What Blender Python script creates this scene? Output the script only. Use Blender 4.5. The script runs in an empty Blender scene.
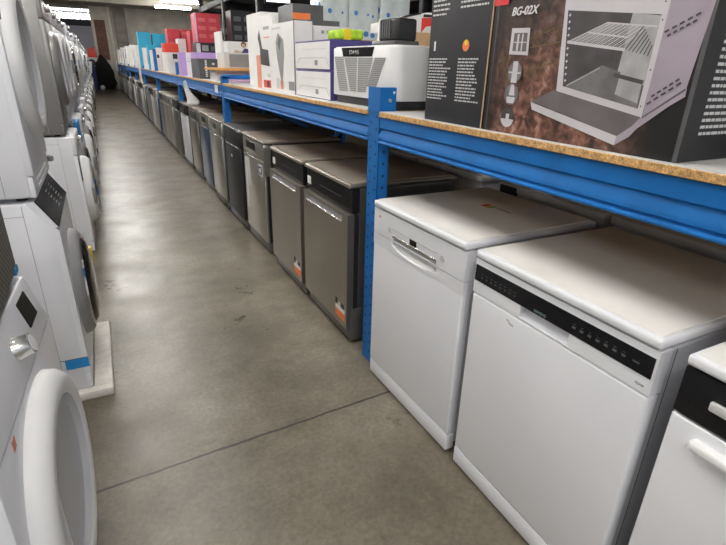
import bpy, bmesh, math, random
from mathutils import Matrix, Vector, Euler
random.seed(7)
R = math.radians
scene = bpy.context.scene
col = scene.collection

# ------------------------------------------------------------------ materials
def nodes_of(name):
    m = bpy.data.materials.new(name); m.use_nodes = True
    nt = m.node_tree
    return m, nt, nt.nodes['Principled BSDF']

def N(nt, kind, **kw):
    n = nt.nodes.new(kind)
    for k, v in kw.items():
        if k.startswith('i_'):
            n.inputs[k[2:].replace('_', ' ')].default_value = v
        else:
            setattr(n, k, v)
    return n

def ramp(nt, src, stops):
    r = nt.nodes.new('ShaderNodeValToRGB')
    e = r.color_ramp.elements
    while len(e) < len(stops): e.new(0.5)
    for i, (p, c) in enumerate(stops):
        e[i].position = p; e[i].color = (*c, 1)
    nt.links.new(src, r.inputs['Fac'])
    return r.outputs['Color']

def mat(name, c, rough=.5, metal=0., var=.06, scale=9., bump=0., bscale=60., coat=0., stretch=None, spec=.5):
    m, nt, b = nodes_of(name)
    tc = N(nt, 'ShaderNodeTexCoord')
    src = tc.outputs['Object']
    if stretch:
        mp = N(nt, 'ShaderNodeMapping'); mp.inputs['Scale'].default_value = stretch
        nt.links.new(src, mp.inputs['Vector']); src = mp.outputs['Vector']
    n = N(nt, 'ShaderNodeTexNoise', i_Scale=scale, i_Detail=5.)
    nt.links.new(src, n.inputs['Vector'])
    lo = tuple(max(0, x * (1 - var)) for x in c); hi = tuple(min(1, x * (1 + var)) for x in c)
    nt.links.new(ramp(nt, n.outputs['Fac'], [(.3, lo), (.7, hi)]), b.inputs['Base Color'])
    b.inputs['Roughness'].default_value = rough
    b.inputs['Metallic'].default_value = metal
    b.inputs['Specular IOR Level'].default_value = spec
    b.inputs['Coat Weight'].default_value = coat
    if bump:
        n2 = N(nt, 'ShaderNodeTexNoise', i_Scale=bscale, i_Detail=4.)
        nt.links.new(src, n2.inputs['Vector'])
        bp = N(nt, 'ShaderNodeBump', i_Strength=bump, i_Distance=.01)
        nt.links.new(n2.outputs['Fac'], bp.inputs['Height'])
        nt.links.new(bp.outputs['Normal'], b.inputs['Normal'])
    return m

def emit(name, c, s):
    m, nt, b = nodes_of(name)
    n = N(nt, 'ShaderNodeTexNoise', i_Scale=3.)
    nt.links.new(ramp(nt, n.outputs['Fac'], [(0, tuple(x * .97 for x in c)), (1, c)]), b.inputs['Emission Color'])
    b.inputs['Emission Strength'].default_value = s
    b.inputs['Base Color'].default_value = (*c, 1)
    return m

M = {}
M['white'] = mat('white_enamel', (.775, .785, .83), .32, var=.02, scale=4)
M['white2'] = mat('white_plastic', (.82, .82, .83), .38, var=.02, scale=5)
M['whitetop'] = mat('white_worktop', (.78, .77, .74), .35, var=.05, scale=6, bump=.03, bscale=300)
M['cream'] = mat('cream_plastic', (.78, .75, .66), .45, var=.06)
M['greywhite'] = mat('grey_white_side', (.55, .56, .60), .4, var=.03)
M['dish'] = mat('door_dish_grey', (.52, .53, .56), .22, var=.03, scale=5)
M['seam'] = mat('seam_shadow_gap', (.10, .10, .11), .7)
M['lseam'] = mat('light_seam', (.45, .45, .47), .5)
M['steel'] = mat('brushed_steel', (.33, .30, .255), .31, .8, var=.04, scale=14, stretch=(1, 1, .06))
M['steel2'] = mat('pale_brushed_steel', (.46, .445, .40), .31, .8, var=.05, scale=14, stretch=(1, 1, .06))
M['steeltop'] = mat('brown_grey_worktop', (.34, .30, .255), .36, .35, var=.12, scale=5)
M['dsteel'] = mat('dark_steel', (.16, .155, .15), .42, .6, var=.12, scale=10)
M['silver'] = mat('silver_trim', (.66, .66, .65), .25, .9, var=.04)
M['chrome'] = mat('chrome_ring', (.80, .81, .83), .10, 1., var=.03)
M['bgloss'] = mat('black_gloss', (.010, .010, .012), .16, var=.2, spec=.3)
M['bmat'] = mat('black_matte', (.018, .018, .020), .5, var=.2)
M['dgrey'] = mat('dark_grey_plastic', (.07, .07, .075), .45, var=.1)
M['mgrey'] = mat('mid_grey_plastic', (.26, .26, .265), .4, var=.06)
M['lgrey'] = mat('light_grey_plastic', (.55, .55, .56), .4, var=.05)
M['dryer'] = mat('graphite_enamel', (.23, .225, .22), .38, .3, var=.05)
M['bluefilm'] = mat('blue_film_steel', (.07, .12, .20), .3, .6, var=.25, scale=12)
M['bluetape'] = mat('blue_tape', (.02, .25, .62), .5, var=.08)
M['blue'] = mat('blue_rack_paint', (.006, .135, .43), .5, var=.14, scale=7, bump=.05, bscale=120, spec=.3)
M['bluedeep'] = mat('rack_hole', (.004, .012, .035), .7)
M['bolt'] = mat('zinc_bolt', (.62, .63, .64), .3, .9)
M['lam'] = mat('white_laminate', (.66, .65, .64), .35, var=.05)
M['kraft'] = mat('kraft_card', (.55, .36, .19), .8, var=.08, scale=20)
M['orangeboard'] = mat('orange_chipboard', (.70, .36, .10), .7, var=.2, scale=60)
M['foam'] = mat('white_foam', (.74, .71, .66), .85, var=.10, scale=25, bump=.3, bscale=90)
M['paper'] = mat('white_card', (.80, .79, .78), .6, var=.03)
M['paper2'] = mat('grey_card', (.62, .62, .62), .6, var=.06)
M['purple'] = mat('purple_card', (.060, .048, .19), .5)
M['lilac'] = mat('lilac_card', (.48, .32, .66), .6, var=.08)
M['red'] = mat('red_card', (.50, .035, .055), .5, var=.18, scale=14)
M['redpale'] = mat('pale_red_print', (.60, .12, .12), .5, var=.2, scale=40)
M['red2'] = mat('bright_red_card', (.72, .05, .03), .5, var=.08)
M['brightred'] = mat('red_print', (.72, .01, .02), .45)
M['teal'] = mat('teal_blue_card', (.015, .36, .58), .55, var=.10)
M['orange'] = mat('orange_print', (.80, .20, .05), .5)
M['salmon'] = mat('salmon_card', (.75, .30, .20), .6, var=.1)
M['pink'] = mat('pink_paper', (.66, .42, .60), .6, var=.15, scale=25)
M['charc'] = mat('charcoal_card', (.020, .020, .024), .45, var=.2, spec=.3)
M['charc2'] = mat('grey_black_card', (.085, .085, .09), .5, var=.15)
M['ink'] = mat('white_print', (.72, .72, .72), .5)
M['inkgrey'] = mat('grey_print', (.30, .30, .31), .5)
M['inkblue'] = mat('teal_print', (.17, .26, .27), .5)
M['inkdim'] = mat('dim_print', (.085, .09, .095), .5)
M['yellow'] = mat('yellow_sticker', (.80, .62, .02), .5)
M['green'] = mat('green_sponge', (.42, .66, .04), .8, var=.3, scale=30)
M['egreen'] = mat('energy_green', (.05, .42, .10), .5)
M['cloth'] = mat('black_cloth', (.006, .007, .007), .9, var=.5, scale=5)
M['navy'] = mat('navy_cloth', (.02, .03, .10), .9)
M['clear'] = mat('translucent_film', (.72, .72, .70), .4, var=.06)
M['tube'] = emit('lit_fluorescent_tube', (1., .98, .945), 62.)
M['sky'] = emit('daylight_rooflight', (.95, .98, 1.), 3.0)
M['screen'] = emit('lit_panel', (.95, .97, 1.), 1.6)
M['conc'] = mat('rough_concrete', (.60, .56, .49), .85, var=.18, scale=2.2, bump=.2, bscale=30)
M['concdark'] = mat('dark_concrete', (.30, .275, .24), .85, var=.2, scale=3)
M['ceil'] = mat('ceiling_concrete', (.36, .33, .28), .9, var=.15, scale=2)
M['lilacwall'] = mat('lilac_metal_cladding', (.58, .56, .66), .6, var=.05)
M['rust'] = mat('rust_brown_panel', (.16, .07, .045), .7, var=.25, scale=6)
M['truss'] = mat('grey_truss_steel', (.20, .20, .20), .6)
M['darkbeam'] = mat('dark_beam', (.05, .045, .055), .7)
M['blackframe'] = mat('black_frame_steel', (.02, .02, .022), .5, .3)
M['skin'] = mat('photo_peach', (.62, .42, .28), .6, var=.3, scale=18)
M['printgreen'] = mat('print_rosemary', (.12, .085, .03), .5, var=.4, scale=60)
M['ovensteel'] = mat('print_steel', (.56, .54, .57), .45, var=.05)
M['ovenlilac'] = mat('print_lilac_grey', (.36, .31, .37), .45, var=.08)
M['ovendark'] = mat('print_cavity', (.055, .05, .052), .45, var=.3, scale=20)
M['ovenmid'] = mat('print_cavity_lit', (.36, .36, .37), .45, var=.2, scale=20)
M['ovenfloor'] = mat('print_cavity_floor', (.15, .145, .15), .45, var=.3, scale=14)
M['traytop'] = mat('print_tray', (.13, .115, .12), .45, var=.2, scale=10)

def floor_mat():
    m, nt, b = nodes_of('polished_concrete_floor')
    tc = N(nt, 'ShaderNodeTexCoord'); o = tc.outputs['Object']
    a = N(nt, 'ShaderNodeTexNoise', i_Scale=1.6, i_Detail=9., i_Roughness=.68); nt.links.new(o, a.inputs['Vector'])
    f = N(nt, 'ShaderNodeTexNoise', i_Scale=55., i_Detail=5., i_Roughness=.75); nt.links.new(o, f.inputs['Vector'])
    base = ramp(nt, a.outputs['Fac'], [(.30, (.085, .071, .048)), (.5, (.170, .149, .110)), (.70, (.265, .240, .190))])
    fine = ramp(nt, f.outputs['Fac'], [(.3, (.62, .62, .62)), (.7, (1.28, 1.28, 1.28))])
    mx = N(nt, 'ShaderNodeMix', data_type='RGBA', blend_type='MULTIPLY'); mx.inputs[0].default_value = .8
    nt.links.new(base, mx.inputs[6]); nt.links.new(fine, mx.inputs[7])
    # scuffs
    s = N(nt, 'ShaderNodeTexNoise', i_Scale=4., i_Detail=8., i_Roughness=.75); nt.links.new(o, s.inputs['Vector'])
    sm = ramp(nt, s.outputs['Fac'], [(.45, (0, 0, 0)), (.85, (.6, .6, .6))])
    mx2 = N(nt, 'ShaderNodeMix', data_type='RGBA'); nt.links.new(sm, mx2.inputs[0])
    nt.links.new(mx.outputs[2], mx2.inputs[6]); mx2.inputs[7].default_value = (.075, .066, .050, 1)
    # saw-cut joint across the aisle
    sx = N(nt, 'ShaderNodeSeparateXYZ'); nt.links.new(o, sx.inputs[0])
    wn = N(nt, 'ShaderNodeTexNoise', i_Scale=14., i_Detail=4.); nt.links.new(o, wn.inputs['Vector'])
    w1 = N(nt, 'ShaderNodeMath', operation='MULTIPLY_ADD'); nt.links.new(sx.outputs['X'], w1.inputs[0])
    w1.inputs[1].default_value = -.060; nt.links.new(sx.outputs['Y'], w1.inputs[2])
    w2 = N(nt, 'ShaderNodeMath', operation='MULTIPLY_ADD'); nt.links.new(wn.outputs['Fac'], w2.inputs[0])
    w2.inputs[1].default_value = .016; nt.links.new(w1.outputs[0], w2.inputs[2])
    w3 = N(nt, 'ShaderNodeMath', operation='SUBTRACT'); nt.links.new(w2.outputs[0], w3.inputs[0]); w3.inputs[1].default_value = 1.5165
    w4 = N(nt, 'ShaderNodeMath', operation='ABSOLUTE'); nt.links.new(w3.outputs[0], w4.inputs[0])
    w5 = N(nt, 'ShaderNodeMath', operation='LESS_THAN'); nt.links.new(w4.outputs[0], w5.inputs[0]); w5.inputs[1].default_value = .0055
    mx3 = N(nt, 'ShaderNodeMix', data_type='RGBA'); nt.links.new(w5.outputs[0], mx3.inputs[0])
    nt.links.new(mx2.outputs[2], mx3.inputs[6]); mx3.inputs[7].default_value = (.035, .028, .022, 1)
    nt.links.new(mx3.outputs[2], b.inputs['Base Color'])
    g = N(nt, 'ShaderNodeTexNoise', i_Scale=2.6, i_Detail=8., i_Roughness=.7); nt.links.new(o, g.inputs['Vector'])
    r = ramp(nt, g.outputs['Fac'], [(.34, (.27, .27, .27)), (.66, (.45, .45, .45))])
    nt.links.new(r, b.inputs['Roughness'])
    bp = N(nt, 'ShaderNodeBump', i_Strength=.06, i_Distance=.01); nt.links.new(f.outputs['Fac'], bp.inputs['Height'])
    nt.links.new(bp.outputs['Normal'], b.inputs['Normal'])
    return m
M['floor'] = floor_mat()

def chip_mat():
    m, nt, b = nodes_of('chipboard_edge')
    tc = N(nt, 'ShaderNodeTexCoord')
    v = N(nt, 'ShaderNodeTexVoronoi', i_Scale=260.); nt.links.new(tc.outputs['Object'], v.inputs['Vector'])
    n = N(nt, 'ShaderNodeTexNoise', i_Scale=90., i_Detail=5.); nt.links.new(tc.outputs['Object'], n.inputs['Vector'])
    c1 = ramp(nt, v.outputs['Distance'], [(.1, (.80, .50, .21)), (.8, (.46, .25, .085))])
    c2 = ramp(nt, n.outputs['Fac'], [(.35, (.62, .62, .62)), (.65, (1.2, 1.2, 1.2))])
    mx = N(nt, 'ShaderNodeMix', data_type='RGBA', blend_type='MULTIPLY'); mx.inputs[0].default_value = 1.
    nt.links.new(c1, mx.inputs[6]); nt.links.new(c2, mx.inputs[7])
    nt.links.new(mx.outputs[2], b.inputs['Base Color']); b.inputs['Roughness'].default_value = .75
    return m
M['chip'] = chip_mat()

def perf_mat():
    m, nt, b = nodes_of('perforated_mesh')
    tc = N(nt, 'ShaderNodeTexCoord')
    mp = N(nt, 'ShaderNodeMapping'); mp.inputs['Rotation'].default_value = (R(45), 0, 0)
    nt.links.new(tc.outputs['Object'], mp.inputs['Vector'])
    sx = N(nt, 'ShaderNodeSeparateXYZ'); nt.links.new(mp.outputs[0], sx.inputs[0])
    outs = []
    for ax in ('Y', 'Z'):
        a = N(nt, 'ShaderNodeMath', operation='MULTIPLY'); nt.links.new(sx.outputs[ax], a.inputs[0]); a.inputs[1].default_value = 420.
        s = N(nt, 'ShaderNodeMath', operation='SINE'); nt.links.new(a.outputs[0], s.inputs[0]); outs.append(s.outputs[0])
    p = N(nt, 'ShaderNodeMath', operation='MAXIMUM'); nt.links.new(outs[0], p.inputs[0]); nt.links.new(outs[1], p.inputs[1])
    c = ramp(nt, p.outputs[0], [(.45, (.03, .028, .025)), (.75, (.22, .21, .20))])
    nt.links.new(c, b.inputs['Base Color']); b.inputs['Roughness'].default_value = .45; b.inputs['Metallic'].default_value = .3
    return m
M['perf'] = perf_mat()

def steak_mat():
    m, nt, b = nodes_of('grilled_meat_print')
    tc = N(nt, 'ShaderNodeTexCoord'); o = tc.outputs['Object']
    n = N(nt, 'ShaderNodeTexNoise', i_Scale=34., i_Detail=6., i_Roughness=.6, i_Distortion=.35); nt.links.new(o, n.inputs['Vector'])
    n2 = N(nt, 'ShaderNodeTexNoise', i_Scale=5., i_Detail=3.); nt.links.new(o, n2.inputs['Vector'])
    c1 = ramp(nt, n.outputs['Fac'], [(.32, (.020, .012, .010)), (.46, (.13, .055, .038)), (.56, (.27, .125, .085)), (.68, (.44, .29, .25))])
    mask = ramp(nt, n2.outputs['Fac'], [(.32, (.45, .45, .45)), (.6, (1, 1, 1))])
    mx = N(nt, 'ShaderNodeMix', data_type='RGBA', blend_type='MULTIPLY'); mx.inputs[0].default_value = 1.
    nt.links.new(c1, mx.inputs[6]); nt.links.new(mask, mx.inputs[7])
    # printed picture fades to black at its right-hand end (local y -> near) and top
    sx = N(nt, 'ShaderNodeSeparateXYZ'); nt.links.new(o, sx.inputs[0])
    g = N(nt, 'ShaderNodeMapRange', i_From_Min=-.50, i_From_Max=-.36); nt.links.new(sx.outputs['Y'], g.inputs['Value'])
    h = N(nt, 'ShaderNodeMapRange', i_From_Min=.36, i_From_Max=.20); nt.links.new(sx.outputs['Z'], h.inputs['Value'])
    g2 = N(nt, 'ShaderNodeMapRange', i_From_Min=.02, i_From_Max=-.07); nt.links.new(sx.outputs['Y'], g2.inputs['Value'])
    pm = N(nt, 'ShaderNodeMath', operation='MULTIPLY'); nt.links.new(g.outputs[0], pm.inputs[0]); nt.links.new(h.outputs[0], pm.inputs[1])
    pm2 = N(nt, 'ShaderNodeMath', operation='MULTIPLY'); nt.links.new(pm.outputs[0], pm2.inputs[0]); nt.links.new(g2.outputs[0], pm2.inputs[1])
    fin = N(nt, 'ShaderNodeMix', data_type='RGBA'); nt.links.new(pm2.outputs[0], fin.inputs[0])
    fin.inputs[6].default_value = (.012, .012, .012, 1); nt.links.new(mx.outputs[2], fin.inputs[7])
    nt.links.new(fin.outputs[2], b.inputs['Base Color']); b.inputs['Roughness'].default_value = .35
    return m
M['steak'] = steak_mat()

def film_mat():
    m, nt, b = nodes_of('film_with_blue_dots')
    tc = N(nt, 'ShaderNodeTexCoord'); o = tc.outputs['Object']
    v = N(nt, 'ShaderNodeTexVoronoi', i_Scale=17.); nt.links.new(o, v.inputs['Vector'])
    sx = N(nt, 'ShaderNodeSeparateXYZ'); nt.links.new(o, sx.inputs[0])
    w = N(nt, 'ShaderNodeMath', operation='MULTIPLY'); nt.links.new(sx.outputs['Z'], w.inputs[0]); w.inputs[1].default_value = 38.
    s = N(nt, 'ShaderNodeMath', operation='SINE'); nt.links.new(w.outputs[0], s.inputs[0])
    t = N(nt, 'ShaderNodeMath', operation='MULTIPLY_ADD'); nt.links.new(s.outputs[0], t.inputs[0]); t.inputs[1].default_value = .24; t.inputs[2].default_value = .17
    lt = N(nt, 'ShaderNodeMath', operation='LESS_THAN'); nt.links.new(v.outputs['Distance'], lt.inputs[0]); nt.links.new(t.outputs[0], lt.inputs[1])
    n = N(nt, 'ShaderNodeTexNoise', i_Scale=8., i_Detail=5.); nt.links.new(o, n.inputs['Vector'])
    base = ramp(nt, n.outputs['Fac'], [(.3, (.50, .56, .56)), (.7, (.74, .80, .80))])
    mx = N(nt, 'ShaderNodeMix', data_type='RGBA'); nt.links.new(lt.outputs[0], mx.inputs[0])
    nt.links.new(base, mx.inputs[6]); mx.inputs[7].default_value = (.05, .20, .50, 1)
    nt.links.new(mx.outputs[2], b.inputs['Base Color']); b.inputs['Roughness'].default_value = .2
    return m
M['film'] = film_mat()

# ------------------------------------------------------------------ mesh builder
class MB:
    def __init__(s): s.bm = bmesh.new(); s.mats = []
    def mi(s, m):
        if m not in s.mats: s.mats.append(m)
        return s.mats.index(m)
    def _merge(s, t, m, M4=None):
        i = s.mi(m)
        for f in t.faces: f.material_index = i
        if M4 is not None: bmesh.ops.transform(t, matrix=M4, verts=t.verts)
        me = bpy.data.meshes.new('tmp'); t.to_mesh(me); t.free()
        s.bm.from_mesh(me); bpy.data.meshes.remove(me)
        return s
    def box(s, x0, x1, y0, y1, z0, z1, m, bev=0., seg=2, M4=None):
        t = bmesh.new(); bmesh.ops.create_cube(t, size=1.)
        for v in t.verts:
            v.co = Vector(((x0 + x1) / 2 + v.co.x * (x1 - x0), (y0 + y1) / 2 + v.co.y * (y1 - y0), (z0 + z1) / 2 + v.co.z * (z1 - z0)))
        if bev: bmesh.ops.bevel(t, geom=list(t.edges), offset=bev, segments=seg, affect='EDGES', profile=.5)
        return s._merge(t, m, M4)
    def prism(s, pts, axis, a, b, m, bev=0., M4=None):
        """extrude polygon pts (2-D) along axis from a to b; the 2-D plane is the other two axes in xyz order"""
        t = bmesh.new()
        def P(p, h):
            return {'x': (h, p[0], p[1]), 'y': (p[0], h, p[1]), 'z': (p[0], p[1], h)}[axis]
        lo = [t.verts.new(P(p, a)) for p in pts]; hi = [t.verts.new(P(p, b)) for p in pts]
        n = len(pts)
        t.faces.new(lo); t.faces.new(hi[::-1])
        for k in range(n): t.faces.new((lo[k], hi[k], hi[(k + 1) % n], lo[(k + 1) % n]))
        bmesh.ops.recalc_face_normals(t, faces=t.faces)
        if bev: bmesh.ops.bevel(t, geom=list(t.edges), offset=bev, segments=2, affect='EDGES', profile=.5)
        return s._merge(t, m, M4)
    def lathe(s, prof, m, c=(0, 0, 0), axis='x', seg=40):
        """prof = [(h, r)], h along axis from c"""
        t = bmesh.new(); rings = []
        for h, r in prof:
            ring = []
            if r < 1e-6:
                ring = [t.verts.new((h, 0, 0))]
            else:
                for k in range(seg):
                    a = 2 * math.pi * k / seg
                    ring.append(t.verts.new((h, r * math.cos(a), r * math.sin(a))))
            rings.append(ring)
        for a, b in zip(rings, rings[1:]):
            if len(a) == 1 and len(b) == 1: continue
            for k in range(seg):
                k2 = (k + 1) % seg
                if len(a) == 1: t.faces.new((a[0], b[k], b[k2]))
                elif len(b) == 1: t.faces.new((a[k], a[k2], b[0]))
                else: t.faces.new((a[k], b[k], b[k2], a[k2]))
        bmesh.ops.recalc_face_normals(t, faces=t.faces)
        if axis == 'z': rot = Matrix.Rotation(-math.pi / 2, 4, 'Y')
        elif axis == 'y': rot = Matrix.Rotation(math.pi / 2, 4, 'Z')
        else: rot = Matrix.Identity(4)
        return s._merge(t, m, Matrix.Translation(c) @ rot)
    def tube(s, pts, r, m, seg=10):
        t = bmesh.new(); rings = []
        pts = [Vector(p) for p in pts]
        for i, p in enumerate(pts):
            d = (pts[min(i + 1, len(pts) - 1)] - pts[max(i - 1, 0)]).normalized()
            u = d.cross(Vector((0, 0, 1)) if abs(d.z) < .9 else Vector((1, 0, 0))).normalized(); w = d.cross(u)
            rings.append([t.verts.new(p + r * (math.cos(2 * math.pi * k / seg) * u + math.sin(2 * math.pi * k / seg) * w)) for k in range(seg)])
        for a, b in zip(rings, rings[1:]):
            for k in range(seg): t.faces.new((a[k], b[k], b[(k + 1) % seg], a[(k + 1) % seg]))
        t.faces.new(rings[0][::-1]); t.faces.new(rings[-1])
        bmesh.ops.recalc_face_normals(t, faces=t.faces)
        return s._merge(t, m)
    def poly(s, pts, m):
        t = bmesh.new(); t.faces.new([t.verts.new(p) for p in pts])
        return s._merge(t, m)
    def bar(s, a, b, w, m):
        """square bar between two points"""
        a = Vector(a); b = Vector(b); d = b - a
        t = bmesh.new(); bmesh.ops.create_cube(t, size=1.)
        for v in t.verts: v.co = Vector((v.co.x * w, v.co.y * w, v.co.z * d.length))
        q = Vector((0, 0, 1)).rotation_difference(d.normalized()).to_matrix().to_4x4()
        return s._merge(t, m, Matrix.Translation((a + b) / 2) @ q)
    def build(s, name, parent=None, smooth=True):
        me = bpy.data.meshes.new(name); s.bm.to_mesh(me); s.bm.free()
        for m in s.mats: me.materials.append(m)
        if smooth:
            for p in me.polygons: p.use_smooth = True
            me.set_sharp_from_angle(angle=R(38))
        o = bpy.data.objects.new(name, me); col.objects.link(o)
        if parent: o.parent = parent
        return o

def tag(o, label=None, cat=None, group=None, kind=None):
    if label: o['label'] = label
    if cat: o['category'] = cat
    if group: o['group'] = group
    if kind: o['kind'] = kind
    return o

def thing(name, label, cat, loc=(0, 0, 0), rz=0., group=None):
    o = bpy.data.objects.new(name, None); col.objects.link(o)
    o.empty_display_size = .05
    o.location = loc; o.rotation_euler = (0, 0, rz)
    return tag(o, label, cat, group)

KIDS = {}
def copy_tree(o, parent=None):
    c = o.copy(); col.objects.link(c)
    if parent: c.parent = parent
    for ch in list(o.children): copy_tree(ch, c)
    return c

def place(root, loc, rz, label, group=None):
    root.location = loc; root.rotation_euler = (0, 0, rz); root['label'] = label
    if group: root['group'] = group
    elif 'group' in root: del root['group']
    return root

def text_part(name, s, size, parent, loc, m, face='-x', shear=0., align='LEFT', bold=0., xs=1.):
    cu = bpy.data.curves.new(name, 'FONT'); cu.body = s; cu.size = size; cu.shear = shear
    cu.align_x = align; cu.extrude = .0004; cu.offset = bold
    to = bpy.data.objects.new('t', cu)
    me = bpy.data.meshes.new_from_object(to)
    bpy.data.objects.remove(to); bpy.data.curves.remove(cu)
    if face == '-x': A = Matrix(((0, 0, -1), (-1, 0, 0), (0, 1, 0))).to_4x4()
    elif face == '-y': A = Matrix(((1, 0, 0), (0, 0, -1), (0, 1, 0))).to_4x4()
    else: A = Matrix.Identity(4)
    me.transform(Matrix.Translation(loc) @ A @ Matrix.Scale(xs, 4, (1, 0, 0)))
    me.materials.clear(); me.materials.append(m); me.name = name
    o = bpy.data.objects.new(name, me); col.objects.link(o); o.parent = parent
    return o

def struct(mb, name):
    return tag(mb.build(name), kind='structure')

# ------------------------------------------------------------------ building shell
CEIL = 3.75
struct(MB().box(-6, 12, -6, 46, -.2, 0, M['floor']), 'floor')
struct(MB().box(-6, 12, -6, 30.4, CEIL, CEIL + .2, M['ceil']), 'ceiling')
struct(MB().box(-6.2, -6, -6, 46, 0, 6.5, M['conc']), 'wall_left')
struct(MB().box(12, 12.2, -6, 30.4, 0, CEIL, M['concdark']), 'wall_right')
struct(MB().box(.15, 12, 30.0, 30.4, 0, CEIL, M['conc']), 'wall_back')
wf = MB()
wf.box(-6, 12, 45, 45.3, 0, 3.75, M['lilacwall'])
for k in range(12): wf.box(-6, 12, 44.97, 45, .2 + k * .3, .23 + k * .3, M['lgrey'])
struct(wf, 'wall_far')
struct(MB().box(-6, 12, 45.2, 45.3, 3.75, 5.2, M['sky']), 'window_1')
struct(MB().box(-6, 12, 30.4, 46, 5.6, 5.8, M['ceil']), 'ceiling_far')
tr = MB()
for z in (3.95, 4.45, 4.95): tr.box(-6, 2, 44.6, 44.68, z - .04, z + .04, M['truss'])
for zz in (3.95, 4.45):
    for k in range(20):
        x = -6 + k * .4
        tr.bar((x, 44.64, zz), (x + .2, 44.64, zz + .5), .045, M['truss']); tr.bar((x + .2, 44.64, zz + .5), (x + .4, 44.64, zz), .045, M['truss'])
struct(tr, 'trim_1')
struct(MB().box(-6, 2, 38, 38.3, 3.30, 3.55, M['darkbeam']).box(-6, 2, 37.9, 38.4, 3.26, 3.30, M['darkbeam']).box(-6, 2, 37.9, 38.4, 3.55, 3.60, M['darkbeam']), 'trim_2')
struct(MB().box(-6, .15, 30.0, 30.4, 3.62, CEIL, M['concdark']), 'trim_3')
rp = MB().box(.28, .76, 29.95, 30.0, 1.35, 3.15, M['rust'])
for z in (1.8, 2.25, 2.7): rp.box(.28, .76, 29.94, 29.95, z, z + .015, M['darkbeam'])
struct(rp, 'trim_4')
struct(MB().box(1.18, 1.70, 29.75, 30.0, 0, CEIL, M['concdark'], .02).box(1.72, 1.95, 29.85, 30, 0, CEIL, M['conc']), 'trim_5')
pipe = MB().tube([(.98, 29.9, 0), (.98, 29.9, CEIL)], .06, M['cream'])
for z in (.8, 1.8, 2.8): pipe.box(.90, 1.06, 29.88, 30, z, z + .05, M['lgrey'])
struct(pipe, 'trim_6')
struct(MB().box(-6, 12, 24.5, 24.8, 3.45, CEIL, M['ceil'], .01), 'trim_7')
struct(MB().box(-6, 12, 12.0, 12.3, 3.45, CEIL, M['ceil'], .01), 'trim_8')

# ------------------------------------------------------------------ ceiling lamps
def lamp_proto():
    t = thing('ceiling_lamp', 'x', 'lamp', group=None)
    MB().box(-.72, .72, -.05, .05, .05, .10, M['white2'], .006).build('housing', t)
    MB().tube([(-.68, 0, 0), (.68, 0, 0)], .045, M['tube'], 14).build('fluorescent_tube', t)
    for s in (-1, 1):
        e = MB().lathe([(0, 0), (0, .05), (.03, .05), (.03, 0)], M['lgrey'], (s * .70 - .015, 0, 0))
        e.box(s * .70 - .015, s * .70 + .015, -.02, .02, 0, .06, M['lgrey']); e.build('end_cap', t)
        MB().tube([(s * .5, 0, .10), (s * .5, 0, CEIL - 3.36)], .006, M['lgrey'], 6).build('hanger', t)
    return t
lp = lamp_proto(); first = True
for X in (3.18, -2.9):
    for k in range(12):
        if X < 0 and k % 2: continue
        y = 23.5 - 2.45 * k
        o = lp if first else copy_tree(lp); first = False
        if X > 0 and k == 1: lab, g = 'lit fluorescent tube, nearer and upper of the two in front of the back wall', None
        elif X > 0 and k == 0: lab, g = 'lit fluorescent tube, farther and lower of the two in front of the back wall', None
        else: lab, g = 'lit fluorescent tube hanging from the ceiling above the top edge of the photo', 'ceiling tubes out of the frame'
        place(o, (X if k < 2 or X < 0 else -.15, y, 3.36), 0, lab, g)

# ------------------------------------------------------------------ the blue rack
XB = .985
POSTS = [1.85 + 2.9 * k for k in range(-1, 10)]
rack = thing('storage_rack', 'long blue metal rack running down the right of the aisle over the dishwashers', 'rack', (XB, 0, 0))
def upright(y, top, depth):
    m = MB(); y0, y1 = y - .05, y + .045
    m.box(0, .004, y0, y1, 0, top, M['blue'], .001, 1)
    m.box(0, .052, y0, y0 + .004, 0, top, M['blue'], .001, 1)
    m.box(0, .052, y1 - .004, y1, 0, top, M['blue'], .001, 1)
    m.box(.048, .052, y0, y0 + .03, 0, top, M['blue']); m.box(.048, .052, y1 - .03, y1, 0, top, M['blue'])
    m.box(.002, .06, y0 + .002, y1 - .002, 0, .006, M['blue'])
    if y < 9:
        z = .06
        while z < top - .03:
            for dy in (.024, .071):
                m.lathe([(-.0006, 0), (-.0006, .0055), (.002, .0055)], M['bluedeep'], (0, y0 + dy, z + (0 if dy < .05 else .025)), seg=10)
            m.lathe([(-.0006, 0), (-.0006, .006), (.002, .006)], M['bluedeep'], (.026, y0, z + .012), axis='y', seg=10)
            z += .05
    return m
for i, y in enumerate(POSTS):
    top = 1.235 if i not in (3, 4) else (1.34 if i == 3 else 1.55)
    p = upright(y, top, 1.2).build('upright', rack)
    rm = MB(); rm.box(1.16, 1.20, y - .05, y + .045, 0, 1.2, M['blue'], .002, 1); rm.build('rear_upright', rack)
    br = MB(); br.bar((.05, y, .12), (1.16, y, .72), .03, M['blue'])
    if i > 1: br.bar((.05, y, 1.12), (.80, y, .78), .03, M['blue'])
    br.build('brace', rack)
    if i == 1:
        pl = MB().box(-.003, .072, y - .056, y - .051, 1.178, 1.272, M['blue'], .002, 1).box(-.003, -.0005, y - .056, y + .045, 1.178, 1.272, M['blue'], .001, 1)
        pl.build('connector_plate', rack)
        b = MB().lathe([(-.006, 0), (-.006, .006), (-.003, .008), (.002, .008)], M['bolt'], (.042, y - .056, 1.222), 'y', 12)
        b.lathe([(-.001, 0), (-.001, .0055), (.001, .0055)], M['ink'], (.060, y - .056, 1.253), 'y', 10)
        b.build('bolt', rack)
    elif i == 2:
        MB().box(.0, .55, y - .05, y - .012, 1.213, 1.250, M['blue'], .003, 1).build('cross_bar', rack)
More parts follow.
